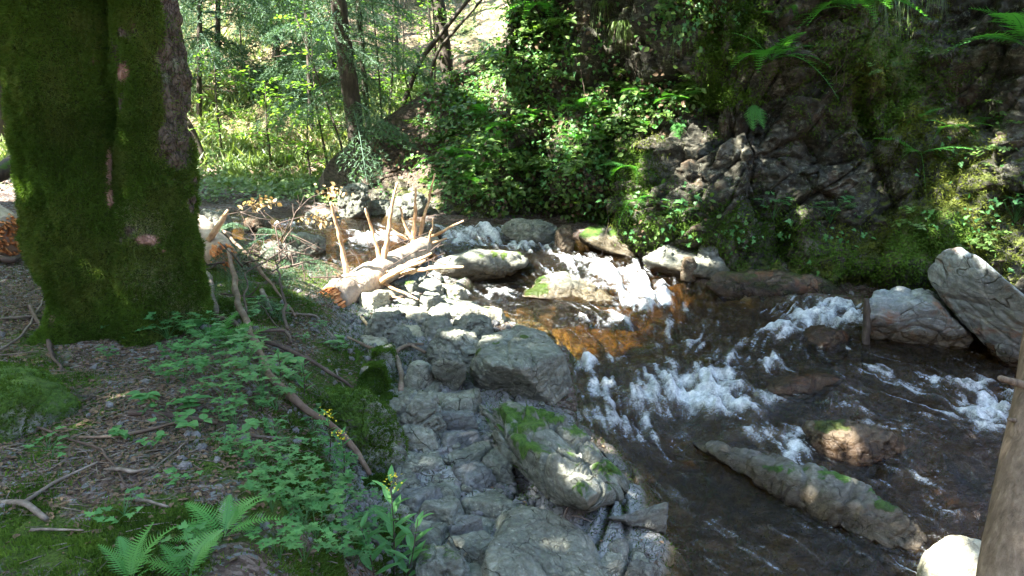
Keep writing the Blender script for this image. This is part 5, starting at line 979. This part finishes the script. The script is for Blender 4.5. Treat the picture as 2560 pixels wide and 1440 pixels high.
mass('bank_foliage', 'sparse small leaves at the foot of the cliff', 70, [(1000,470,70,40,1),(1750,560,120,40,1),(2100,560,120,50,.7),(2450,560,80,70,1.2),(1080,250,60,60,1)], LOB, L_HERB, .06)
for (x, y, s, lab, k) in ((1390,255,1.,'tuft of long grass hanging from the rock wall in the middle',0),(1475,235,1.2,'shaggy grass tuft beside the small ferns on the rock wall',1),(2240,10,1.5,'long grass hanging over the top of the dark cliff',0),(2180,5,1.3,'grass tuft next to the top fern on the dark cliff',1),(2330,-10,1.2,'grass tuft at the top right of the cliff',0),(1230,345,.9,'grass tuft low on the green rock wall',1),(1700,80,1.,'straw-like grass hanging from the mossy overhang',0),(1560,60,1.,'grass tuft high on the rock wall',1),(1440,130,1.,'grass clump in the upper growth of the rock wall',1),(1500,15,1.1,'bushy grass at the top of the rock wall',0)):
    h = hit(x, y); put(HANG[k], 'hanging_grass_tuft', tuple(h[0] + h[1] * .03), rnd.uniform(0, 6), s, lab, 'grass')
fern(1905, 165, 8, .68, 'large lit fern growing out of the dark cliff at the upper middle', 210, 190, .35, loc=hit(1925,150)[0] + (0, -.05, 0)); fern(1955, 75, 4, .5, 'small upright fern above the large lit one', 180, 160, .9)
fern(2290, 300, 5, .3, 'small fern on the mossy swell of the right cliff', 200, 180, .3); fern(2480, 300, 6, .4, 'fern above the yellow moss on the right cliff', 200, 180, .3); fern(2130, 25, 8, .75, 'wide blue-green fern hanging at the top of the cliff', 200, 180, .25); fern(2100, -10, 6, .7, 'fern half cut off by the top edge of the photo', 200, 180, .4)
fern(2570, 120, 7, .85, 'fern reaching in from the upper right edge', 150, 130, .25); fern(2560, 80, 5, .6, 'smaller fern at the right edge above the reaching one', 150, 120, .5)
fern(2300, 385, 6, .55, 'flat spreading fern midway up the right cliff', 220, 180, .15); fern(2380, 320, 6, .38, 'pale fern beside a white leaf on the right cliff', 220, 180, .2)
fern(1880, 255, 2, .42, 'drooping yellow-green frond pair under the large lit fern', 60, 180, -.9); fern(1690, 260, 7, .5, 'sunlit fern fan on the rock wall', 200, 180, .4); fern(1620, 250, 6, .5, 'second sunlit fern to the left of the fan', 200, 180, .4); fern(1690, 300, 2, .38, 'drooping fern frond below the sunlit fan', 60, 180, -.9)
fern(1220, 290, 6, .55, 'dark fern in the green growth of the rock wall', 200, 180, .3); fern(1270, 330, 5, .5, 'fern with yellowing fronds on the rock wall', 200, 180, .2); fern(1130, 400, 7, .6, 'fern at the lower left of the green rock wall', 200, 190, .3); fern(1180, 450, 5, .5, 'fern over the stream at the foot of the green rock wall', 200, 190, .2)
for P, N, a, b in cliff_pts(32, [(1280,250,110,120,1),(1200,420,60,40,.5),(1440,330,70,80,.6),(1560,300,50,50,.4)]):
    fern(0, 0, 5, rnd.uniform(.3, .5), 'small fern among the dense growth of the rock wall', 200, 180, .3, 'ferns in the growth of the rock wall', loc=P + N * .02)
fern(1330, 500, 5, .4, 'small fern in the gloom by the cliff foot', 200, 180, .3); fern(1360, 20, 7, .7, 'bright fern hanging in the top middle growth', 200, 180, .2)
h = hit(2080, 560); put(HERBS[0], 'leafy_herb', tuple(h[0] + h[1] * .03), 1, 1.5, 'blue-green many-lobed plant at the dark cliff foot', 'plant'); h = hit(1930, 545); put(HERBS[1], 'leafy_herb', tuple(h[0] + h[1] * .03), 2, 1.2, 'lobed plant left of the blue-green one at the cliff foot', 'plant')
h = hit(1700, 560); put(HERBS[2], 'leafy_herb', tuple(h[0] + h[1] * .03), 2, 1.5, 'sunlit lobed plant on the cliff foot above the pale ledge', 'plant'); h = hit(2530, 560); put(HERBS[3], 'leafy_herb', tuple(h[0] + h[1] * .03), 2, 1.5, 'bright lobed plant at the right edge above the leaning boulder', 'plant')
mb = MB()
for P, N, a, b in cliff_pts(80, [(1360,260,50,60,1),(1560,60,40,60,1),(2130,120,40,40,.6),(2270,440,30,20,.7),(1440,420,60,50,.8),(1250,350,60,80,.8),(1690,330,40,20,.6),(2400,60,30,60,.5),(1000,330,60,60,.5)]):
    L = rnd.uniform(.15, .6); q = P + N * .05; V, F = tube([q, q + N * .06 + np.array([rnd.uniform(-.08, .08), 0, -L * .5]), q + np.array([rnd.uniform(-.15, .15), -.02, -L])], (.0035, .0015), 4, seg=12, wob=.015); mb.add(V, F)
tag(mb.build('hanging_roots', TWIG_D), 'thin roots and dead stems hanging from the rock wall', None, None, 'stuff')
# cliff moss cushions
pxy = [(2200,170,120,90,1.5),(1780,110,20,90,1.),(1870,60,30,60,.8),(2250,300,60,60,.6),(2380,460,70,90,1.2),(1780,240,60,14,.8),(1500,560,180,30,1),(1580,420,40,60,.8),(2350,610,120,40,1.2),(1850,560,120,40,.8),(2100,660,200,40,1.2),(1400,560,90,20,.6)]
ps = cliff_pts(6500, pxy); P = np.repeat(np.array([p[0] for p in ps]), 14, 0); N = np.repeat(np.array([p[1] for p in ps]), 14, 0); P = P + rng.normal(size=P.shape) * .035
yel = fbm(P * 1.1, 3, 330) > .05; tufts('cliff_moss', P[~yel], N[~yel], L_MOSS, .036, .012, label='dark green moss growing on the cliff', kind='stuff', droop=.3, lift=.6); tufts('yellow_cliff_moss', P[yel], N[yel], L_MOSSY, .036, .012, label='yellow-green moss growing on the cliff', kind='stuff', droop=.3, lift=.6)

# ------------------------------------------------------------------ plants and litter on the near bank
def gp(px, py): h = hit(px, py); return h[0]
HB = [(330,800,1.),(290,830,.9),(360,830,1.),(300,770,.8),(420,850,1.1),(470,840,1.),(520,850,1.),(450,890,1.),(540,900,1.),(580,880,.9),(500,930,1.),(560,950,1.),(620,930,1.),(460,960,.8),(600,980,1.),(650,960,.9),(660,1000,1.),(560,1010,.8),(270,900,.7),(200,800,.6),(430,900,.9),(390,790,.7),(520,880,.9),(610,900,.7),(640,1030,.8),(690,1030,.8),
      (600,1150,.6),(650,1180,.6),(700,1160,.7),(740,1190,.7),(760,1230,.9),(800,1260,.9),(780,1290,.9),(840,1230,.8),(860,1280,.9),(760,1320,.8),(900,1330,.8),(820,1330,.8),(720,1150,.6),(860,1190,.7),(620,810,.8),(700,800,.7),(640,770,.7),(760,860,.7),(800,830,.6),(850,880,.6),(720,1000,.6),(740,960,.7),(700,1220,.8),(680,1280,.8),(740,1270,.9),(790,1350,1.),(850,1400,1.),(880,1370,.9),(920,1290,.8),(760,1410,.9),(700,1400,.8),(640,1240,.6),(830,1170,.7),(790,1130,.6),(780,1090,.6),(560,1110,.5),(690,1090,.6),(580,1060,.7),(500,1000,.8),(420,960,.7),(380,930,.6),(890,1420,.9),(940,1350,.8)]
for k, (a, b, s) in enumerate(HB):
    put(HERBS[rnd.randrange(4)], 'leafy_herb', tuple(gp(a, b)), rnd.uniform(0, 6.28), s * rnd.uniform(.6, .95), 'low cut-leaved herb in the patch between mossy tree and long fallen branch' if b < 1060 and a < 700 else 'low herb with deeply cut leaves along the bank edge', 'plant', 'cut-leaved herbs below the tree' if b < 1060 and a < 700 else 'cut-leaved herbs along the bank edge')
for k, (a, b, s, pr) in enumerate([(355,1040,.8,IVY),(430,1060,.9,IVY),(550,1050,.9,IVY),(120,1130,.9,IVY),(130,1150,.8,IVY),(60,1045,.8,IVY),(470,1200,.7,IVY),(440,1215,.7,IVY),(310,1290,.9,IVY),(290,1310,.8,IVY),(480,1400,1.,IVY),(520,1370,.9,IVY),(900,1240,.9,IVY),(860,1340,1.,IVY),(650,1330,.6,IVY),(820,1380,.9,IVY),(940,1390,.9,IVY),(410,1030,.7,IVY),(330,860,.6,IVY),(590,1060,.8,IVY),
                                 (380,1010,.9,LHERB),(480,1050,1.,LHERB),(500,1080,.9,LHERB),(600,1090,.8,LHERB),(330,1100,.7,LHERB),(860,1020,1.,LHERB),(700,940,1.1,LHERB),(760,920,1.,LHERB),(830,1010,.9,LHERB),(820,1050,.9,LHERB),(830,870,.8,LHERB),(370,1120,.6,LHERB)]):
    put(pr[rnd.randrange(len(pr))], 'round_leaved_herb' if pr is IVY else 'broad_leaved_herb', tuple(gp(a, b)), rnd.uniform(0, 6.28), s * .9, 'small seedling with lobed single leaves scattered on the near bank' if pr is IVY else 'small plant with plain oval leaves scattered on the near bank', 'plant', 'lobed seedlings on the bank' if pr is IVY else 'oval-leaved plants on the bank')
fern(560, 1345, 9, .25, 'ground fern with spreading fronds on the mossy hump at the bottom', 300, 20, .55); fern(330, 1460, 5, .26, 'bright fern frond cluster cut by the bottom edge', 200, 0, .9); fern(470, 1450, 5, .25, 'small fern beside the bright frond cluster', 300, 0, .6); fern(540, 860, 6, .32, 'small fern at the right foot of the mossy tree', 300, 0, .5); fern(600, 870, 5, .3, 'fern among the cut-leaved herbs', 300, 0, .5)
def tall_herb(px, py, h, n, lsz, label, fl=True, lean=(0, 0)):
    b = gp(px, py); t = empty('tall_herb', tuple(b), label, 'plant'); top = np.array([lean[0], lean[1], h]); P = np.array([(0, 0, -.02), top * .5 + (.01, 0, 0), top]); V, F = tube(P, (.004, .002), 5, seg=12); mk('stem', V, F, TWIG_D, t)
    mb = MB(); q = np.linspace(.15, .98, n); a = np.arange(n) * 2.4; D = np.c_[np.cos(a), np.sin(a), .55 + .2 * rng.random(n)]; stamp(mb, LANCE[0] * (1.15, 1, 1), LANCE[1], rotm(D, np.array([[0, 0, 1.]] * n), lsz * (1.1 - .5 * q)), q[:, None] * top); mb.build('leaves', L_HERB, t, smooth=False)
    if fl: mb = MB(); n = 26; stamp(mb, LOB[0], LOB[1], rotm(rdir(n), rdir(n), .016), top + rng.normal(size=(n, 3)) * .022); mb.build('flowers', L_YEL, t, smooth=False)
tall_herb(985, 1440, .52, 20, .17, 'tall herb with long lance-shaped leaves and tiny yellow flowers at the bottom centre'); tall_herb(1010, 1470, .38, 14, .16, 'second lance-leaved herb right behind the tall one', False, (.08, 0)); tall_herb(940, 1460, .3, 12, .15, 'short lance-leaved herb left of the tall one', False, (-.06, 0)); tall_herb(860, 1200, .28, 12, .10, 'slender herb with small yellow flowers by the long fallen branch'); tall_herb(825, 1140, .26, 10, .10, 'slender leafy herb above the foot of the fallen branch'); tall_herb(760, 990, .22, 10, .10, 'upright leafy herb beside the fallen branch', False); tall_herb(700, 960, .2, 8, .11, 'leafy herb with star-like leaf whorl next to the fallen branch', False)
# ground moss, litter, gravel
def gw(P, N):
    px, py = topix(P); return (pixblob(px, py, [(110,1020,110,90,1.),(200,1390,300,90,1.1),(100,1260,120,60,.6),(-400,1100,200,200,.4),(560,1190,160,60,.5),(600,1290,130,50,1.),(380,1300,220,60,.6),(760,1250,110,130,.9),(880,980,110,110,.5),(620,750,150,60,.4),(720,1100,60,80,.7),(850,1400,150,60,.7)]) * (sst(fbm(P * 4, 4, 340), -.4, .3)) + .02) * (P[:, 1] < 9) * (P[:, 1] > .8)
gV = np.c_[TG[0][:, 0], TG[0][:, 1], TG[0][:, 2]]; gF = ground_faces = np.array([]) if False else None
nr, na_ = TG[1]; rr = np.linalg.norm(gV[:, :2], axis=1).reshape(nr, na_)[:, 0]; k1_ = int(np.searchsorted(rr, 9.5)); i = np.arange(k1_)[:, None] * na_; j = np.arange(40, na_ - 41)[None]; gF = np.stack([i + j, i + j + 1, i + na_ + j + 1, i + na_ + j], -1).reshape(-1, 4)
P, N = tri_sample(gV, gF, 190000, gw); N[N[:, 2] < 0] *= -1; tufts('ground_moss', P, N, L_MOSS, .022, .007, label='green moss carpeting parts of the near bank', kind='stuff')
for nm, lab, (V_, F_) in [('rock_moss', 'moss on the rocks of the near bank', ROCKV[0])]:
    PP = []; NN = []
    for V_, F_ in ROCKV:
        c = V_.mean(0); px, py = topix(c[None])
        if px[0] < 1000 and py[0] > 900:
            a, b = tri_sample(V_, F_, 14000, lambda P, N: sst(fbm(P * 5, 4, 345), -.5, .2) + .02); s = np.einsum('ij,ij->i', b, a - c) < 0; b[s] *= -1; PP.append(a); NN.append(b)
    tufts(nm, np.concatenate(PP), np.concatenate(NN), L_MOSS, .02, .007, label=lab, kind='stuff')
def lw(P, N):
    px, py = topix(P); return (pixblob(px, py, [(350,1080,380,200,1.),(100,760,160,80,1.),(500,950,200,100,.6),(150,1230,200,80,.7),(600,1120,160,80,.8),(750,1350,100,100,.4),(700,850,120,80,.7),(850,920,100,60,.5),(-350,950,450,350,.5)]) + .02) * (P[:, 1] < 9) * (P[:, 1] > .8)
P, N = tri_sample(gV, gF, 20000, lw); n = len(P); mb = MB(); stamp(mb, OV[0] * (1, 1, 2.5), OV[1], rotm(rdir(n) * (1, 1, .12), np.array([[0, 0, 1.]]) + rdir(n) * .35, .026 * (.35 + 1. * rng.random(n))), P + (0, 0, .004)); tag(mb.build('leaf_litter', L_DEAD, smooth=False), 'brown dead leaves and bark chips on the bank', None, None, 'stuff')
P, N = tri_sample(gV, gF, 4200, lw); mb = MB(); n = len(P); tv_, tf_ = tube([(0, -.5, 0), (.03, 0, .02), (0, .5, 0)], .02, 4, seg=4); stamp(mb, tv_, tf_, rotm(rdir(n) * (1, 1, .1), np.array([[0, 0, 1.]] * n), .09 * (.3 + rng.random(n))), P + (0, 0, .006)); tag(mb.build('twig_litter', TWIG, smooth=True), 'scatter of fine needles and twiglets on the soil', None, None, 'stuff')
D0, F0 = ico(1); prm = rdir(9); pebV = D0 * (1 / (np.clip(D0 @ prm.T, 0, None) ** 8).sum(1) ** (1 / 8.)).clip(.6, 1.25)[:, None]
def pw(P, N):
    px, py = topix(P); return (pixblob(px, py, [(480,1110,200,70,.22),(1100,1180,160,180,1.),(1000,850,130,60,1.),(1080,960,80,80,1.),(1190,1300,90,120,1.2),(900,1280,80,80,.6),(1010,1340,60,60,.7),(760,1050,200,60,.15),(1180,830,120,50,1.2),(1150,1010,80,30,1.2),(700,1000,300,300,.05)]) + .004) * (P[:, 1] < 9) * (P[:, 1] > .8)
PEBM = rock_mat('pebble_stone', (.10, .10, .105), (.19, .19, .195), (.30, .30, .30), moss=-.6, crack=30)
P, N = tri_sample(gV, gF, 6500, pw); n = len(P); s = .009 * (.5 + rng.random(n) ** 4 * 3.6); mb = MB(); M = rotm(rdir(n), rdir(n), 1.) * (s[:, None, None]) * np.array([[1, .75, .55]])[None].transpose(0, 1, 2); stamp(mb, pebV, F0, M, P + (0, 0, .002)); tag(mb.build('gravel', PEBM), 'grey gravel and chips between the rocks', None, None, 'stuff')
ps = []
while len(ps) < 120:
    a, b = rnd.gauss(1120, 130), rnd.gauss(1150, 170); h = hit(a, b)
    if h[0] is not None and 800 < a < 1500 and 780 < b < 1440: ps.append(h[0])
SB = []
for k in range(4):
    r_ = rdir(14) * (1, .8, .6); V, F, _ = hullmesh(r_, 20, 4, .04, seed=400 + k); o = mk('small_stone', V, F, GREY, attrs={'moss': np.full(len(V), -.4), 'wetz': np.full(len(V), -99.)}); COL.objects.unlink(o); SB.append(o)
for p in ps: put(SB[rnd.randrange(4)], 'small_stone', (p[0], p[1], p[2] + .01), rnd.uniform(0, 6), rnd.uniform(.02, .055), 'small grey stone lying loose between the worn rocks of the ledge', 'stone', 'loose stones of the rock ledge', rx=rnd.uniform(-.3, .3))

# ------------------------------------------------------------------ unseen trees added to shape the sunlight: leaves left out above the LIT patches
LIT = [(940,680,190,75,1.3),(1100,740,180,45,1.3),(960,790,60,30,1.2),(1180,820,90,30,1.1),(1000,840,60,20,.6),(900,560,130,70,1.2),(1000,500,120,90,.7),(1250,660,110,40,1.),(1430,700,120,80,1.1),(1570,680,120,75,1.4),(1360,780,110,45,1.2),(1500,790,60,25,.9),(1640,640,60,30,1.2),
       (1740,640,80,25,1.3),(1600,480,40,80,1.),(1560,590,70,15,1.),(1480,590,50,20,1.),(1410,345,50,45,1.2),(1470,380,50,60,.8),(1240,230,90,60,.6),(1350,160,70,60,.7),(1250,60,90,60,.5),(1330,500,60,60,.6),(1300,330,70,60,.4),(1520,260,50,60,.8),(1560,130,70,50,.9),(1640,330,80,50,1.),(1480,60,60,60,.5),
       (1725,420,45,130,1.1),(1865,430,45,130,1.),(1720,580,50,50,1.1),(1870,580,40,50,1.),(1960,470,60,60,.35),(2080,330,50,50,.4),(1770,60,40,80,.8),(1770,220,40,25,1.1),(1880,170,60,50,.8),(1690,250,60,30,1.),(2450,480,110,90,.9),(2520,640,80,70,1.2),(2400,560,80,70,.9),(2380,330,70,40,.6),(2500,380,60,80,.5),(1060,310,30,40,.8),(1060,420,40,40,.5),
       (1480,1170,80,80,1.),(1530,1240,40,30,.9),(2110,1110,55,40,1.),(2370,1390,70,60,1.3),(2260,1300,60,30,.4),(700,640,60,50,.8),(520,560,60,30,1.),(620,640,40,25,.9),(760,730,40,20,.7),(30,480,60,30,1.2),(650,560,80,20,.6),(2300,1180,60,40,.4),(1840,1120,30,20,.5),(880,860,40,16,.5),(850,720,30,20,.8)]
def litmask(P):
    px, py = topix(P); l = pixblob(px, py, LIT) * 1.0; far_ = sst(P[:, 1], 12.0, 13.0); return np.clip(sst(l, .16, .42), 0, 1), far_
TRS = [(-6.5, 2.5, 'unseen broad leafy tree added left of the viewpoint to shade the near bank'), (-5.5, 6.8, 'unseen leafy tree added beyond the left edge to shade the middle of the stream'), (-9.5, 5.0, 'second unseen leafy tree added further left to shade the mossy trunk'), (-2.5, -1.5, 'unseen leafy tree added behind the viewpoint to shade the rock ledge'), (1.5, 1.5, 'unseen leafy branches added high over the viewpoint to shade the pool')]
NC = 340000; Qc = np.c_[rng.uniform(-12.5, 5.5, NC), rng.uniform(-2.5, 14.5, NC), rng.uniform(5.2, 7.6, NC)]
n0 = fbm(Qc * (1.3, 1.3, .3), 3, 501)
rv = []; rf = []; ro = 0
for V_, F_ in ROCKV: rv.append(V_); rf.append(F_ + ro); ro += len(V_)
wv_, wf_ = V_w, F_w; rv.append(wv_); rv_ = np.concatenate(rv); fl_ = np.concatenate(rf).tolist() + (wf_ + ro).tolist()
BWR = BVHTree.FromPolygons(rv_.tolist(), fl_)
sel = []; S3 = Vector(SUN)
hp = np.zeros((NC, 3)); ok = np.zeros(NC, bool)
for k in range(NC):
    o = Vector(Qc[k]); best = None
    for b in (BWR, BT, BCL, BTR, BPO):
        h = b.ray_cast(o, S3, 60)
        if h[0] is not None and (best is None or h[3] < best[1]): best = (h[0], h[3])
    if best: hp[k] = best[0]; ok[k] = True
lm, fr_ = litmask(hp); ppx, ppy = topix(hp); inview = ok & (ppx > -500) & (ppx < 2950) & (ppy > -500) & (ppy < 1800) & (hp[:, 1] > .5)
cl_ = (hp[:, 1] > 8.0) & (hp[:, 2] > .1) & (fr_ < .5); n3_ = fbm(hp * 2.6, 3, 515); lm = np.where(cl_, np.maximum(lm, sst(n3_, .48, .62) * .8), lm)
dens = np.where(inview, (1 - lm) * (1 - fr_) * .95 + fr_ * .28 * (n0 > .12), .05); keep = rng.random(NC) < dens  # added leaves stay only where shade is wanted below
# never in front of the lens
cpx_, cpy_ = topix(Qc); keep &= ~((Qc[:, 1] > .2) & (cpx_ > -60) & (cpx_ < 2620) & (cpy_ > -90))
Qk = Qc[keep]; tr_xy = np.array([t[:2] for t in TRS]); own = np.argmin(((Qk[:, None, :2] - tr_xy[None]) ** 2).sum(2), 1)
for k, (x, y, lab) in enumerate(TRS):
    g = gz(x, y); base = np.array([x, y, g]); t = empty('added_shade_tree', tuple(base), lab, 'tree'); bt = base if k != 4 else np.array([-1.2, -2.5, gz(-1.2, -2.5)])
    V, F = tube([bt - (0, 0, .2), (bt + (x, y, 5.)) / 2, (x, y, 5.6), (x, y, 8)], (.17, .14, .09, .03), 12, .1, 5, True, k, 30); mk('trunk', V - base, F, BARK_D, t)
    C = Qk[own == k]; n = len(C); 
    mb = MB(); stamp(mb, OV[0] * (1.25, 1, 1), OV[1], rotm(rdir(n), np.array([-SUN]) + rdir(n) * .45, .105 * (.75 + .5 * rng.random(n))), C - base); mb.build('crown', L_BEECH, t, smooth=False)
    mb = MB()
    for q in range(0, n, max(1, n // 16)): e = C[q]; s_ = np.array([x, y, rnd.uniform(4.6, 6.2)]); V, F = tube([s_, (s_ + e) / 2 + (0, 0, .2), e], (.02, .006), 5, seg=8); mb.add(V - base, F)
    mb.build('branches', BARK_D, t)
# crown of the mossy tree itself, far above the frame
C = np.c_[rng.normal(TC[0], 1.4, 2500), rng.normal(TC[1], 1.2, 2500), rng.uniform(7.5, 9.5, 2500)]; n = len(C); mb = MB(); stamp(mb, OV[0], OV[1], rotm(rdir(n), np.array([[0, 0, 1.]]) + rdir(n) * .6, .13 * (.7 + .5 * rng.random(n))), C - (TC[0], TC[1], 0)); mb.build('crown', L_BEECH, mtree, smooth=False)
print('canopy leaves', len(Qk))
